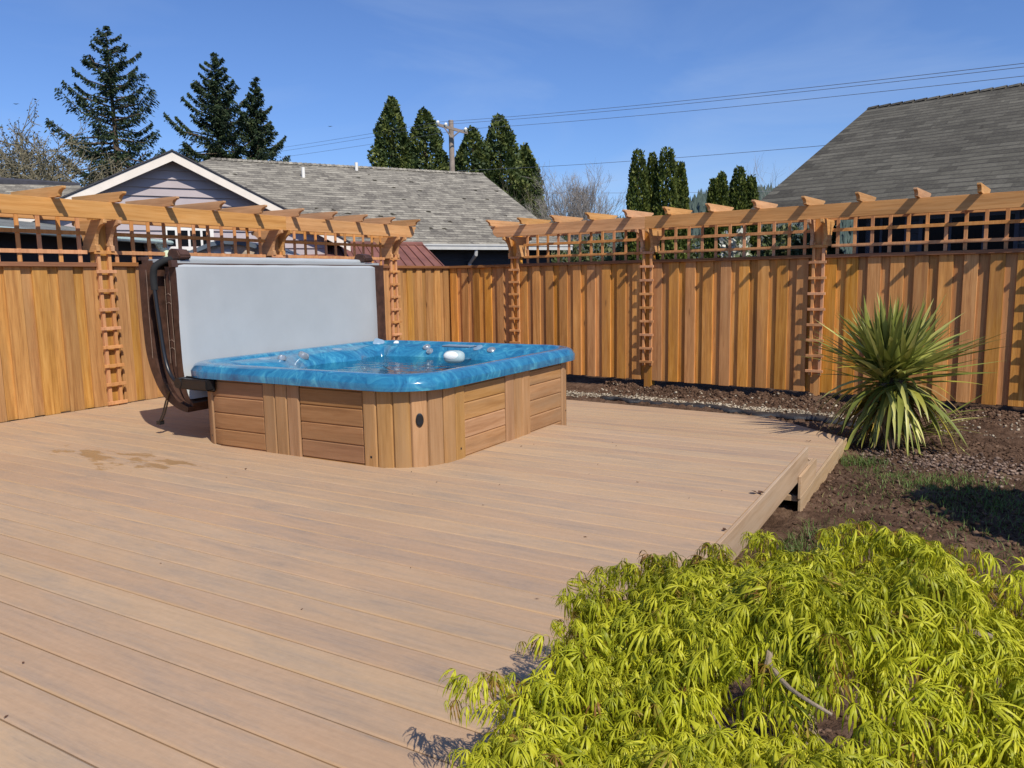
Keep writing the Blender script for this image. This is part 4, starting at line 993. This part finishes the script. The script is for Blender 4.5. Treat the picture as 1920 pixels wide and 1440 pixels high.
while zz > GZ:
    zt2 = min(zz, GW[2]-.12); zb2 = max(zz-hgt, GZ)
    wt = min(gw, (GW[2]-.06-zt2)/sl_); wb = min(gw, (GW[2]-.06-zb2)/sl_)
    vs = [GW-u1*wb+up*(zb2-GW[2])-b1*.035, GW+u1*wb+up*(zb2-GW[2])-b1*.035, GW+u1*wt+up*(zt2-GW[2]), GW-u1*wt+up*(zt2-GW[2]), GW-u1*wb+up*(zb2-GW[2])+b1*.02, GW+u1*wb+up*(zb2-GW[2])+b1*.02]
    mb.add([toH(p, HO) for p in vs], [(0, 1, 2, 3), (0, 4, 5, 1)], random.random()); zz -= hgt
mb.build('gable_wall', 'lilac', h1)
mb = MB(); mb.add([toH(p, HO) for p in (GW+u1*gw+up*(GZ-GW[2]), GW+u1*gw+b1*4+up*(GZ-GW[2]), GW+u1*gw+b1*4-up*gw*sl_, GW+u1*gw-up*gw*sl_)], [(0, 1, 2, 3)]); mb.build('side_wall', 'lilac', h1)
# window in the gable wall, seen through the lattice
def window(o, O_, pl_pt, n_, u_, px0, px1, py0, py1, bars=2, out=.05, m='white'):
    a_ = onpl(px0, py0, pl_pt, n_); b_ = onpl(px1, py1, pl_pt, n_); wd = (b_-a_)@u_; z1_, z0_ = a_[2], b_[2]; od = np.array(n_, float); od = od if od@(O-a_) > 0 else -od
    fr = MB()
    def bar(s0, s1, za, zb_):
        q = [a_+u_*s+up*(z-a_[2])+od*out for s, z in ((s0, za), (s1, za), (s1, zb_), (s0, zb_))]; fr.add([*[toH(p, O_) for p in q], *[toH(p-od*.05, O_) for p in q]], [(0, 1, 2, 3), (0, 4, 5, 1), (1, 5, 6, 2), (2, 6, 7, 3), (3, 7, 4, 0)])
    t_ = .07
    bar(0, wd, z0_, z0_+t_); bar(0, wd, z1_-t_, z1_); bar(0, t_, z0_+t_, z1_-t_); bar(wd-t_, wd, z0_+t_, z1_-t_)
    for k in range(1, bars+1): bar(wd*k/(bars+1)-t_*.3, wd*k/(bars+1)+t_*.3, z0_+t_, z1_-t_)
    f_ = fr.build('window', m, o)
    q = [a_+u_*s+up*(z-a_[2])+od*(out-.02) for s, z in ((.02, z0_+.02), (wd-.02, z0_+.02), (wd-.02, z1_-.02), (.02, z1_-.02))]
    g2 = MB(); g2.add([toH(p, O_) for p in q], [(0, 1, 2, 3)]); g2.build('pane', 'glass', f_)
window(h1, HO, GW, b1, u1, 305, 402, 425, 470, 3)

# right hand house
h2 = empty('house', (3, 21, GZ)); tag(h2, 'dark brown shingle roofed house behind the right end of the back fence', 'house'); H2 = np.array([3, 21, GZ])
nb = np.array([.22, .975, 0]); nb /= np.linalg.norm(nb); ur = np.array([nb[1], -nb[0], 0]); E2 = np.array([-4.25, 17.47, 2.9]); sl2 = .446; run2 = 7.15
e0, e1_ = E2, E2+ur*14; c1_ = e1_+nb*run2+up*run2*sl2; c0_ = e0+nb*run2+up*run2*sl2
mb = MB(); quad_roof(mb, toH(e0, H2), toH(e1_, H2), toH(c1_, H2), toH(c0_, H2), .16); quad_roof(mb, toH(e0+nb*run2*2, H2), toH(e1_+nb*run2*2, H2), toH(c1_, H2), toH(c0_, H2), .16)
r2o = mb.build('roof', ['roof2', 'tar'], h2)
mb = MB(); k = 46
for i in range(k):
    a_ = c0_+(c1_-c0_)*i/k; c_ = c0_+(c1_-c0_)*(i+.92)/k
    mb.add([toH(a_-nb*.15-up*.05, H2), toH(a_+up*.03, H2), toH(a_+nb*.15-up*.05, H2), toH(c_-nb*.15-up*.03, H2), toH(c_+up*.05, H2), toH(c_+nb*.15-up*.03, H2)], [(0, 1, 4, 3), (1, 2, 5, 4)], tc=[(i*.3, .03, 0)]*3+[(i*.3+.2, .10, 0)]*3)
mb.build('ridge_cap', 'roof2', r2o)
ws = E2+ur*2.35+nb*.55; we = e1_+nb*.55; mb = MB(); zz = GZ
while zz < 2.85: wall(mb, ws, we, zz+.004, min(zz+.25, 2.86), H2, .1, back=nb, r=random.random()); zz += .254
mb.build('wall', 'shadesiding', h2)
mb = MB(); mb.add([toH(p, H2) for p in (ws+up*(GZ-ws[2]), ws+nb*12+up*(GZ-ws[2]), ws+nb*12, ws+nb*6.5+up*2.8, ws)], [(0, 1, 2, 3, 4)]); mb.build('side_wall', 'shadesiding', h2)
mb = MB(); wall(mb, ws-nb*.03-ur*.02, ws-nb*.03+ur*.11, GZ, 2.84, H2, .05, back=nb); mb.build('corner_board', plain('corner_board_grey', (.20, .22, .26), .6), h2)
window(h2, H2, ws, nb, ur, 1606, 1700, 405, 520, 1, m='darkframe'); window(h2, H2, ws, nb, ur, 1725, 1905, 405, 520, 2, m='darkframe')

# dark outbuilding behind the left fence, mint gutter
ob = empty('outbuilding', (-12, 7, GZ)); tag(ob, 'low dark outbuilding with mint gutter behind the left fence lattice', 'outbuilding'); OB = np.array([-12, 7, GZ])
ga, gb = onz(-260, 402, 2.42), onz(345, 453, 2.42); ga = np.array(ga); gb = np.array(gb); du = norm(gb-ga); dn = np.array([-du[1], du[0], 0]); dn = dn if dn[0] < 0 else -dn
mb = MB(); quad_roof(mb, ga-OB, gb-OB, gb+dn*1.6+up*.28-OB, ga+dn*1.6+up*.28-OB, .06); mb.build('roof', [shingle('roof_shingles_slate', [(.09, .10, .10), (.16, .17, .165), (.22, .23, .22), (.27, .28, .26)], .3, .14), 'tar'], ob)
mb = MB(); mb.tube([ga-dn*.05-up*.05-OB, gb-dn*.05-up*.05-OB], .045, 8); mb.build('gutter', 'mint', ob)
mb = MB(); wa, wb_ = ga+dn*.35, gb+dn*.35-du*.5; wall(mb, wa, wb_, GZ, 2.40, OB, .1, back=dn); mb.build('wall', plain('black_wall', (.018, .02, .024), .7), ob)

# far left roof
fh = empty('house', (-24, 12, GZ)); tag(fh, 'low grey roofed house at the far left behind the pergola', 'house'); FH = np.array([-24, 12, GZ])
a_, b_ = at(-160, 392, 25), at(175, 392, 27); c_, d_ = at(150, 347, 29), at(-160, 338, 27); zt_ = .5*(c_[2]+d_[2]); b_[2] = a_[2]; c_[2] = d_[2] = zt_
mb = MB(); quad_roof(mb, a_-FH, b_-FH, c_-FH, d_-FH, .15); mb.build('roof', ['roof1', 'tar'], fh)
mb = MB(); mb.tube([d_-FH, d_*.5+c_*.5-FH+up*.03, c_-FH], [.10, .16, .08], 6); mb.build('ridge_cap', 'tar', fh)
mb = MB(); wv_ = norm(b_-a_); bn = np.array([-wv_[1], wv_[0], 0]); wall(mb, a_+bn*.4, b_+bn*.4, GZ, a_[2], FH, .2, back=bn); mb.build('wall', 'lilac', fh)

# red metal roofed shed in the corner behind the fence
sh = empty('shed', (-12, 14, GZ)); tag(sh, 'small shed with rusty red standing seam roof behind the fence corner', 'shed'); SH = np.array([-12, 14, GZ])
rl, rr_ = at(500, 452, 16.8), at(792, 469, 18.4); rl[2] = rr_[2] = .5*(rl[2]+rr_[2])+.03; er_, el_ = at(838, 508, 17.4), at(500, 508, 15.6); el_[2] = er_[2] = .5*(el_[2]+er_[2])
du = norm(rr_-rl); bk2 = np.array([-du[1], du[0], 0]); bk2 = bk2 if bk2@CF > 0 else -bk2
mb = MB(); mb.add([p-SH for p in (el_, er_, rr_, rl, er_+bk2*3, el_+bk2*3.4)], [(0, 1, 2, 3), (1, 4, 2), (3, 2, 4, 5)])
for i in range(0, 19):
    s_ = i/18; p = el_+(er_-el_)*s_; q_ = rl+(rr_-rl)*s_; nn = norm(np.cross(er_-el_, rl-el_)); nn = nn if nn[2] > 0 else -nn
    mb.add([p-SH-du*.012, p-SH+du*.012, q_-SH+du*.012, q_-SH-du*.012, p-SH-du*.012+nn*.03, p-SH+du*.012+nn*.03, q_-SH+du*.012+nn*.03, q_-SH-du*.012+nn*.03], [(4, 5, 6, 7), (0, 4, 7, 3), (1, 2, 6, 5)], .5)
mb.tube([rl-SH+up*.02, rr_-SH+up*.02], .05, 6); mb.build('roof', 'copper', sh)
mb = MB(); c_ = [el_+bk2*.2+du*.2, er_+bk2*.2-du*.2, er_+bk2*2.8-du*.2, el_+bk2*3.0+du*.2]
for i in range(4):
    p, q_ = c_[i], c_[(i+1) % 4]; mb.add([toH((p[0], p[1], GZ), SH), toH((q_[0], q_[1], GZ), SH), toH(q_-up*.02, SH), toH(p-up*.02, SH)], [(0, 1, 2, 3)])
mb.build('wall', 'copper', sh)
# pale shed with a blue-grey curved roof edge
s2 = empty('shed', (-11.5, 9, GZ)); tag(s2, 'pale white shed with grey arched roof seen through the left lattice', 'shed'); S2 = np.array([-11.5, 9, GZ])
dS = 12.6; arcp = [at(px, py, dS) for px, py in ((352, 474), (375, 464), (400, 454), (425, 450), (450, 451), (475, 456), (500, 464), (520, 474))]
bk3 = norm(np.array([CF[0], CF[1], 0]))*1.6; mb = MB()
base_ = [np.array([p[0], p[1], GZ]) for p in arcp]; n = len(arcp)
mb.add([*[p-S2-up*.05 for p in arcp], *[p-S2 for p in base_]], [(i, i+1, n+i+1, n+i) for i in range(n-1)]); mb.build('wall', 'whiteshed', s2)
mb = MB(); o1 = [p-bk3*.06 for p in arcp]; mb.add([*[p-S2 for p in o1], *[p+bk3-S2 for p in o1], *[p-up*.07-S2 for p in o1]], [(i, i+1, n+i+1, n+i) for i in range(n-1)]+[(i, i+1, 2*n+i+1, 2*n+i) for i in range(n-1)]); mb.build('roof', plain('grey_arch_roof', (.11, .14, .18), .5), s2)
mb = MB(); q4 = [at(px, py, dS-.03) for px, py in ((434, 456), (478, 458), (478, 500), (434, 500))]; mb.add([p-S2 for p in q4], [(0, 1, 2, 3)]); mb.build('door', 'rust', s2)
# ribbed vent hood seen above the cover's left corner
vh = empty('vent_hood', tuple(at(312, 466, 10.8))); tag(vh, 'pale green ribbed vent pipe peeking over the fence behind the cover', 'vent pipe')
mb = MB(); pp = [np.array([.0, 0, -.5]), np.array([0, 0, -.06])]+[np.array([-.004*i, -.0, -.06])+np.array([-.07*math.sin(i*.22), -.03*math.sin(i*.22), .12*math.sin(i*.16)]) for i in range(1, 10)]
mb.tube(pp, [.055, .055]+[.062 if i % 2 else .048 for i in range(9)], 12); mb.build('ribbed_pipe', plain('pale_green_plastic', (.52, .60, .42), .6), vh, smooth=True)

# far houses glimpsed through the right lattice
for i, (x0, x1, y0, dd, lab) in enumerate(((1425, 1510, 463, 40, 'distant white house glimpsed low through the lattice by the third post'), (1268, 1345, 478, 45, 'distant white house glimpsed low between the columnar evergreens'))):
    a_, b_ = at(x0, y0, dd), at(x1, y0, dd); b_[2] = a_[2]; hh = empty('house', (a_[0], a_[1], GZ)); tag(hh, lab, 'house'); o3 = np.array([a_[0], a_[1], GZ]); bb = norm(np.array([CF[0], CF[1], 0]))
    mb = MB(); wall(mb, a_, b_, GZ, a_[2], o3, 5, back=bb); mb.build('wall', 'white', hh)
    mb = MB(); m1, m2 = .5*(a_+a_+bb*5), .5*(b_+b_+bb*5); m1 = m1+up*.5; m2 = m2+up*.5; mb.add([p-o3 for p in (a_-bb*.3+up*.01, b_-bb*.3+up*.01, m2, m1, a_+bb*5.3, b_+bb*5.3)], [(0, 1, 2, 3), (3, 2, 5, 4)]); mb.build('roof', 'tar', hh)
    mb = MB(); c_ = .5*(a_+b_); mb.add([toH((p[0], p[1], z), o3)-bb*.03 for p, z in ((c_*.7+a_*.3, a_[2]-1.3), (c_*.3+b_*.7, a_[2]-1.3), (c_*.3+b_*.7, a_[2]-.35), (c_*.7+a_*.3, a_[2]-.35))], [(0, 1, 2, 3)]); mb.build('window', 'glass', hh)

# ------------------------------------------------------------------ trees
def base_of(px, py, d):
    p = at(px, .5*(py+330), d); return np.array([p[0], p[1], GZ])
def ztop(px, py, d):                # height over the base that the crown top reaches
    b = base_of(px, py, d); v = np.array([b[0], b[1], 0.])-np.array([0, 0, H]); k = (720-py)/F
    return (k*(v@CF)-v@CU)/(CU[2]-k*CF[2])
def conifer(px, py, d, Rr, seed, lab, bare=0, droop=.25, nb_=95, dens=1.0):
    q = np.random.default_rng(seed); B = base_of(px, py, d); Ht = ztop(px, py, d)-GZ
    root = empty('fir_tree', B); tag(root, lab, 'fir tree', 'dark firs on the skyline'); P, D, L, W, r = [], [], [], [], []
    tr = MB(); tr.tube([(0, 0, 0), (.1*q.normal(), .1*q.normal(), Ht*.5), (0, 0, Ht*.985)], [Ht*.020, Ht*.011, .02], 8)
    for i in range(nb_):
        f = (i/nb_)**.85; h = Ht*(1-f*.93)-.05; 
        prof = Rr*(.05+.95*f**.85)*q.uniform(.62, 1.12); a = i*2.4+q.normal(0, .3)
        if q.random() < .10: prof *= 1.25
        rise = (.35 if f < .35 else .1)-droop*f
        n = int(34+prof*24*dens); u = np.sort(q.random(n)**.7)
        dz = rise*u-.28*np.sin(u*math.pi)*min(f*1.5, 1)*.9+.22*u**3
        X = np.cos(a+.15*np.sin(u*3))*prof*u; Y = np.sin(a+.15*np.sin(u*3))*prof*u; Z = h+dz*prof
        if prof > .5: tr.tube([(0, 0, h), (X[n//2], Y[n//2], Z[n//2]), (X[-1], Y[-1], Z[-1])], [.035*prof**.5, .022*prof**.5, .008], 4)
        spread = (.08+.16*prof*(u*(1.15-u))*1.6)
        for k in range(3):
            s_ = q.normal(0, 1, n)*spread
            P.append(np.stack([X-np.sin(a)*s_, Y+np.cos(a)*s_, Z-np.abs(q.normal(0, .10, n))*(.6+.4*prof**.5)-.1*np.abs(s_)], 1))
            dd = np.stack([np.cos(a)*.55-np.sin(a)*np.sign(s_)*.6, np.sin(a)*.55+np.cos(a)*np.sign(s_)*.6, np.full(n, -.55)+q.normal(0, .25, n)], 1); D.append(dd)
            L.append(q.uniform(.14, .32, n)*(1 if f > .12 else .7)); W.append(q.uniform(.05, .11, n)); r.append(np.clip(q.normal(.5, .25, n), 0, 1))
    V, Fc, rr = cards(np.concatenate(P), np.concatenate(D), np.concatenate(L), np.concatenate(W), np.concatenate(r))
    npmesh('crown', V, Fc, rr, 'conifer', root); tr.build('trunk', 'bark', root, smooth=True)
conifer(209, 52, 46, 6.9, 1, 'tallest dark fir with open drooping branches left of the gable', nb_=125, droop=.28, dens=1.1)
conifer(408, 103, 50, 5.6, 2, 'dense dark fir rising right of the gable peak', nb_=170, droop=.2, dens=1.7)
conifer(482, 148, 52, 4.3, 3, 'shorter dark fir tucked right beside a taller one above the roof', nb_=150, droop=.2, dens=1.7)

def clump_tree(name, px, py, d, Rr, seed, m, lab, cat, grp, zlow=0.0, base=None, n=6000, shape=.8, size=.3, rough=.14, up_=.4):
    q = np.random.default_rng(seed); B = base_of(px, py, d); Ht = ztop(px, py, d)-GZ
    if base is not None: B = np.array([base[0], base[1], GZ]); Ht = base[2]
    root = empty(name, B); tag(root, lab, cat, grp)
    h = 1-(1-q.random(n)**.75)*(1-zlow); h = zlow+(1-zlow)*(1-q.random(n)**.62)
    prof = np.clip((1-h)**shape*1.15, 0, 1)*np.clip((h+.12)*5, .3, 1); a = q.uniform(0, 2*math.pi, n)
    bump = 1+rough*(np.sin(a*3+h*17+seed)+np.sin(a*5-h*29+seed*2)*.7+np.sin(a*2+h*51)*.5)
    rr = Rr*prof*bump*(1-.35*q.random(n)**2)+.02
    P = np.stack([np.cos(a)*rr, np.sin(a)*rr, h*Ht], 1)+q.normal(0, size*.15, (n, 3))
    D = np.stack([np.cos(a)*.6, np.sin(a)*.6, np.full(n, up_)], 1)+q.normal(0, .45, (n, 3))
    cl = np.clip(.5+.35*np.sin(a*4+h*37+seed)+q.normal(0, .2, n), 0, 1)
    V, Fc, r = cards(P, D, q.uniform(.6, 1.3, n)*size, q.uniform(.35, .7, n)*size, cl)
    npmesh('crown', V, Fc, r, m, root); tr = MB(); tr.tube([(0, 0, 0), (0, 0, Ht*.6), (0, 0, Ht*.93)], [.18*Rr, .09*Rr, .02], 8); tr.build('trunk', 'bark', root); return root
for i, (px, py, d, R_, lab) in enumerate(((736, 181, 44, 2.3, 'slim tall cedar at the left end of the cedar row'), (797, 203, 44, 2.65, 'broad cedar second from the left, just left of the utility pole'), (886, 238, 44, 2.65, 'cedar immediately right of the utility pole'),
                                      (937, 214, 45, 2.55, 'pointed tall cedar two trees right of the utility pole'), (985, 270, 46, 1.9, 'darker shorter cedar at the right end of the cedar row'))):
    clump_tree('cedar_tree', px, py, d, R_, 20+i, 'cypress', lab, 'cedar tree', 'conical cedars behind the grey roof', n=30000, shape=.66, size=.25, rough=.15)
for i, (px, py, d, R_, lab) in enumerate(((1197, 279, 26, .46, 'tallest leftmost columnar arborvitae of the left clump'), (1223, 286, 26.3, .33, 'narrow columnar arborvitae second in the left clump'), (1250, 276, 26, .54, 'broad columnar arborvitae third in the left clump'),
                                      (1275, 303, 26.2, .38, 'short columnar arborvitae at the right of the left clump'), (1338, 335, 27, .30, 'dark shaded arborvitae at the left of the right clump'), (1353, 322, 27, .38, 'columnar arborvitae second in the right clump'),
                                      (1386, 312, 27, .46, 'tallest columnar arborvitae in the right clump'), (1409, 328, 27, .36, 'rightmost arborvitae beside the brown roof'))):
    clump_tree('arborvitae', px, py, d, R_, 40+i, 'arbor', lab, 'arborvitae', 'columnar arborvitae beyond the back fence', n=20000, shape=.36, size=.12, rough=.075, up_=1.3)
def bare(px, py, d, sp, seed, lab, nst=6, m='greybark', depth=5, spread=.5, thick=.06, up_=.35, name='bare_tree', dec=.60, moss=0):
    q = np.random.default_rng(seed); B = base_of(px, py, d); Ht = ztop(px, py, d)-GZ; root = empty(name, B); tag(root, lab, 'bare tree'); mb = MB(); tips = []
    def grow(p, dr, L_, rd, lv):
        pts = [p]; 
        for k in range(3):
            dr = norm(dr+q.normal(0, .16, 3)+np.array([0, 0, up_*.12])); pts.append(pts[-1]+dr*L_/3)
        mb.tube(pts, list(np.linspace(rd, rd*.62, 4)), 5 if lv > 2 else 3, cap=False)
        if lv <= 2: tips.extend(pts)
        if lv == 0: return
        for k in range(3 if lv > 1 else 4):
            nd = norm(dr+q.normal(0, spread, 3)+np.array([0, 0, up_*.3])); st = pts[3 if k < 2 else 2]; grow(st, nd, L_*q.uniform(.62, .85), rd*dec, lv-1)
    for k in range(nst):
        a = 6.28*k/nst+q.normal(0, .3); grow(np.array([0, 0, Ht*.08]), norm(np.array([math.cos(a)*sp, math.sin(a)*sp, 1.])), Ht*q.uniform(.26, .34), thick*Ht/8, depth)
    V = np.array(mb.v); hi = V[:, 2].max(); f_ = Ht/hi; mb.v = [tuple(v) for v in V*np.array([f_, f_, f_])]
    if moss:
        P = np.array(tips)*f_; P = P[q.random(len(P)) < moss]; P = P+q.normal(0, .05, P.shape)
        V2_, F2_, r2_ = cards(P, q.normal(0, 1, P.shape), q.uniform(.06, .16, len(P)), q.uniform(.04, .09, len(P)), q.random(len(P))); npmesh('moss', V2_, F2_, r2_, 'mossleaf', root)
    tr = MB(); tr.tube([(0, 0, 0), (0, 0, Ht*.12)], thick*Ht/5, 8); tr.build('trunk', m, root); mb.build('branches', m, root); return root
M['mossleaf'] = foliage('branch_moss', [(0, (.05, .042, .026)), (.5, (.13, .115, .065)), (1, (.22, .20, .12))], .1, .9)
M['mossbark'] = plain('mossy_bark', (.18, .155, .10), .9, var=.4, nscale=5)
M['palebark'] = plain('pale_twigs', (.24, .215, .195), .9, var=.2)
bare(50, 216, 40, .95, 3, 'mossy bare oak at the far left edge above the roof', nst=11, m='mossbark', depth=6, spread=.6, thick=.11, up_=.22, dec=.68, moss=.8)
bare(1085, 300, 38, .30, 6, 'pale bare vase shaped tree right of the grey roof', nst=7, m='palebark', depth=6, spread=.34, thick=.055, up_=.5, dec=.68, moss=0)
bare(1463, 283, 40, .28, 9, 'faint bare tree rising beside the brown roof rake', nst=4, m='palebark', depth=4, spread=.36, thick=.03, up_=.5)
bare(972, 322, 34, .3, 12, 'thin twiggy bare shrub in front of the right cedars', nst=5, m='mossbark', depth=4, spread=.3, thick=.03, up_=.5)
# hedge, blossom shrub and small trees behind the right lattice
def bush(name, px, py, d, Rr, seed, m, lab, cat, n=2600, size=.22):
    q = np.random.default_rng(seed); B = base_of(px, py, d); Ht = ztop(px, py, d)-GZ; root = empty(name, B); tag(root, lab, cat); 
    v = norm(q.normal(0, 1, (n, 3))); rr = q.random(n)**.35*(1+.25*np.sin(v[:, 0]*7+seed)*np.sin(v[:, 2]*6)); P = v*rr[:, None]*np.array([Rr, Rr, Ht*.5])+np.array([0, 0, Ht*.52])
    V, Fc, r = cards(P, v+q.normal(0, .6, (n, 3)), q.uniform(.6, 1.3, n)*size, q.uniform(.4, .8, n)*size, q.random(n)); V[:, 2] = np.maximum(V[:, 2], .02); npmesh('crown', V, Fc, r, m, root)
    tr = MB(); 
    for k in range(5): a = k*1.3; tr.tube([(0, 0, 0), (math.cos(a)*Rr*.3, math.sin(a)*Rr*.3, Ht*.4), (math.cos(a)*Rr*.5, math.sin(a)*Rr*.5, Ht*.7)], [.05, .035, .01], 5)
    tr.build('trunk', 'bark', root)
bush('blossom_shrub', 1385, 436, 23, .55, 3, 'blossom', 'shrub covered in white blossom glimpsed through the lattice', 'blossom shrub')
for i, (px, py, d, R_) in enumerate(((1060, 448, 30, 1.6), (1125, 452, 31, 1.5), (1180, 440, 29, 1.0), (1320, 455, 30, 1.0), (1455, 425, 26, .6), (1515, 430, 25, .6), (1555, 420, 22, .45))):
    bush('shrub', px, py, d, R_, 60+i, 'hedge', ('wide loose green shrub behind the first lattice bay', 'rounded olive shrub right of the first lattice bay centre', 'green shrub left of the columnar arborvitae', 'low green shrub between the two arborvitae clumps',
         'shrub behind the lattice right of the white blossom', 'dark shrub just left of the third fence post', 'slim shrub beside the dark house corner')[i], 'shrub')
# tall garden tree off to the right whose shade falls on the bed
clump_tree('garden_tree', 2420, 300, 7.6, 1.0, 90, 'hedge', 'leafy garden tree standing right of the bed, outside the photograph', 'tree', None, n=7000, shape=.5, size=.22, rough=.2, base=(2.35, 6.75, 3.0), zlow=.12)

# ------------------------------------------------------------------ distant hills
mb = MB(); n = 120; vs = []
for i in range(n+1):
    a = YAW+math.pi/2+.75-1.5*i/n; d0 = 900
    hh = 66+74*math.exp(-((i-88)/15)**2)+8*math.sin(i*.57)+3*math.sin(i*1.9)+4*random.random()
    for d, h_ in ((d0, -2), (d0+120, hh*.45), (d0+260, hh*.8), (d0+380, hh), (d0+700, -5)): vs.append((math.cos(a)*d, math.sin(a)*d, h_))
mb.add(vs, [(i*5+j, (i+1)*5+j, (i+1)*5+j+1, i*5+j+1) for i in range(n) for j in range(4)], .5); hl = mb.build('hills', 'hill', smooth=True); tag(hl, kind='structure')
# belt of far forest tree tops on the hill
n = 16000; a = YAW+math.pi/2+RNG.uniform(-.7, .7, n); d = RNG.uniform(760, 1250, n)
ti = (YAW+math.pi/2+.75-a)/1.5*120; hh = 66+74*np.exp(-((ti-88)/15)**2)+8*np.sin(ti*.57); z = np.interp(d, [900, 1020, 1160, 1280], [0, .45, .8, 1.0])*hh
hgt_ = RNG.uniform(9, 18, n); wd = hgt_*.22; P = np.stack([np.cos(a)*d, np.sin(a)*d, z-1], 1); S = np.stack([-np.sin(a), np.cos(a), 0*a], 1)
S2_ = np.stack([np.cos(a), np.sin(a), 0*a], 1)
V = np.stack([P-S*wd[:, None], P+S*wd[:, None], P+np.array([0, 0, 1.])*hgt_[:, None], P-S2_*wd[:, None], P+S2_*wd[:, None]], 1).reshape(-1, 3); b = np.arange(n)[:, None]*5
T = np.concatenate([b+[0, 3, 2], b+[3, 1, 2], b+[1, 4, 2], b+[4, 0, 2]]); tag(npmesh('forest', V, T, np.zeros(len(T)), 'hill'), 'far off conifer forest covering the distant hill', 'forest', kind='stuff')

# ------------------------------------------------------------------ utility pole, wires, birds
dP = 40; B = base_of(847, 240, dP); pt = ztop(844, 226, dP); up_root = empty('utility_pole', B); tag(up_root, 'weathered wooden utility pole with crossarm between the cedars', 'utility pole')
mb = MB(); mb.tube([(0, 0, 0), (0, 0, pt-GZ)], [.17, .13], 12); mb.build('pole', 'pole', up_root, smooth=True)
a_, b_ = at(819, 233, dP-1.0), at(877, 249, dP+.6); zc = ztop(848, 240, dP); a_[2] = zc+.06; b_[2] = zc-.06; du = norm(b_-a_); cc = np.array([B[0], B[1], zc]); L_ = np.linalg.norm(b_-a_)
dvw = norm(np.array([CF[0], CF[1], 0])); cc = cc-dvw*.22
A0, A1 = at(819, 233, float((cc-O)@CF)-.3), at(877, 249, float((cc-O)@CF)-.3)
mb = MB(); sd = np.array([0, 0, .07]); mb.add([A0-B-sd, A1-B-sd, A1-B+sd, A0-B+sd, A0-B-sd+dvw*.12, A1-B-sd+dvw*.12, A1-B+sd+dvw*.12, A0-B+sd+dvw*.12], [(0, 1, 2, 3), (4, 7, 6, 5), (0, 4, 5, 1), (3, 2, 6, 7), (0, 3, 7, 4), (1, 5, 6, 2)]); mb.build('crossarm', 'pole', up_root)
dq = float((cc-O)@CF)-.3
for p_, q_ in (((833, 239), (846, 258)), ((862, 246), (848, 258))):
    mb = MB(); mb.tube([at(*p_, dq)-B, at(*q_, dq+.1)-B], .035, 5); mb.build('brace', 'pole', up_root)
ins = [(821, 231), (836, 235), (873, 244)]
for p_ in ins:
    mb = MB(); q_ = at(*p_, dq)-B; mb.tube([q_-up*.09, q_, q_+up*.03, q_+up*.10, q_+up*.13], [.04, .09, .10, .06, .03], 10); mb.build('insulator', 'white', up_root, smooth=True)
def wire(pts, sag, rad, lab, nm='power_line'):
    P0 = [at(*p) for p in pts]; out_ = []
    for a_, b_ in zip(P0[:-1], P0[1:]):
        for t in np.linspace(0, 1, 14): out_.append(a_+(b_-a_)*t-up*sag*4*t*(1-t))
    o3 = out_[0]; mb = MB(); mb.tube([p-o3 for p in out_], rad, 5); o_ = mb.build(nm, 'wire', loc=tuple(o3)); tag(o_, lab, 'power line', 'overhead wires')
wire([(380, 296, 70), (821, 229, dq), (1960, 114, 19)], .12, .0085, 'topmost overhead wire crossing the sky to the right')
wire([(380, 303, 70), (836, 233, dq), (1960, 121, 19.6)], .12, .0085, 'second overhead wire just below the topmost one')
wire([(380, 313, 70), (873, 242, dq), (1960, 138, 20.5)], .12, .0085, 'third and lowest of the three parallel overhead wires')
wire([(858, 320, dq), (1600, 268, 24)], .10, .0085, 'single thin wire ending behind the brown roof')
wire([(990, 362, 60), (1500, 358, 60)], .05, .014, 'lowest horizontal wire passing behind the arborvitae')
for i, (px, py, s_, lab) in enumerate(((30, 195, .42, 'small dark bird flying at the far left of the sky'), (619, 237, .34, 'tiny dark bird flying over the grey roof'))):
    p = at(px, py, 70); b_ = empty('bird', p); tag(b_, lab, 'bird', 'birds in the sky'); mb = MB(); ellip(mb, np.zeros(3), CR*s_*.35, np.array([0, 0, s_*.08]), np.array([CF[0], CF[1], 0])*s_*.09); mb.build('body', 'black', b_, smooth=True)
    mb = MB(); c_ = CR*s_
    for sg in (-1, 1): mb.add([c_*0, c_*sg*.35+up*s_*.12, c_*sg*.8+up*s_*.02, c_*sg*.3+up*s_*.04], [(0, 1, 2, 3)])
    mb.build('wings', 'black', b_)

# ------------------------------------------------------------------ to metres
S_ = Matrix.Scale(SC, 4)
for me in bpy.data.meshes: me.transform(S_)
for o in bpy.data.objects:
    o.location = o.location*SC
    for md in o.modifiers:
        if md.type == 'SOLIDIFY': md.thickness *= SC
print('objects', len(bpy.data.objects), 'polys', sum(len(m.polygons) for m in bpy.data.meshes))
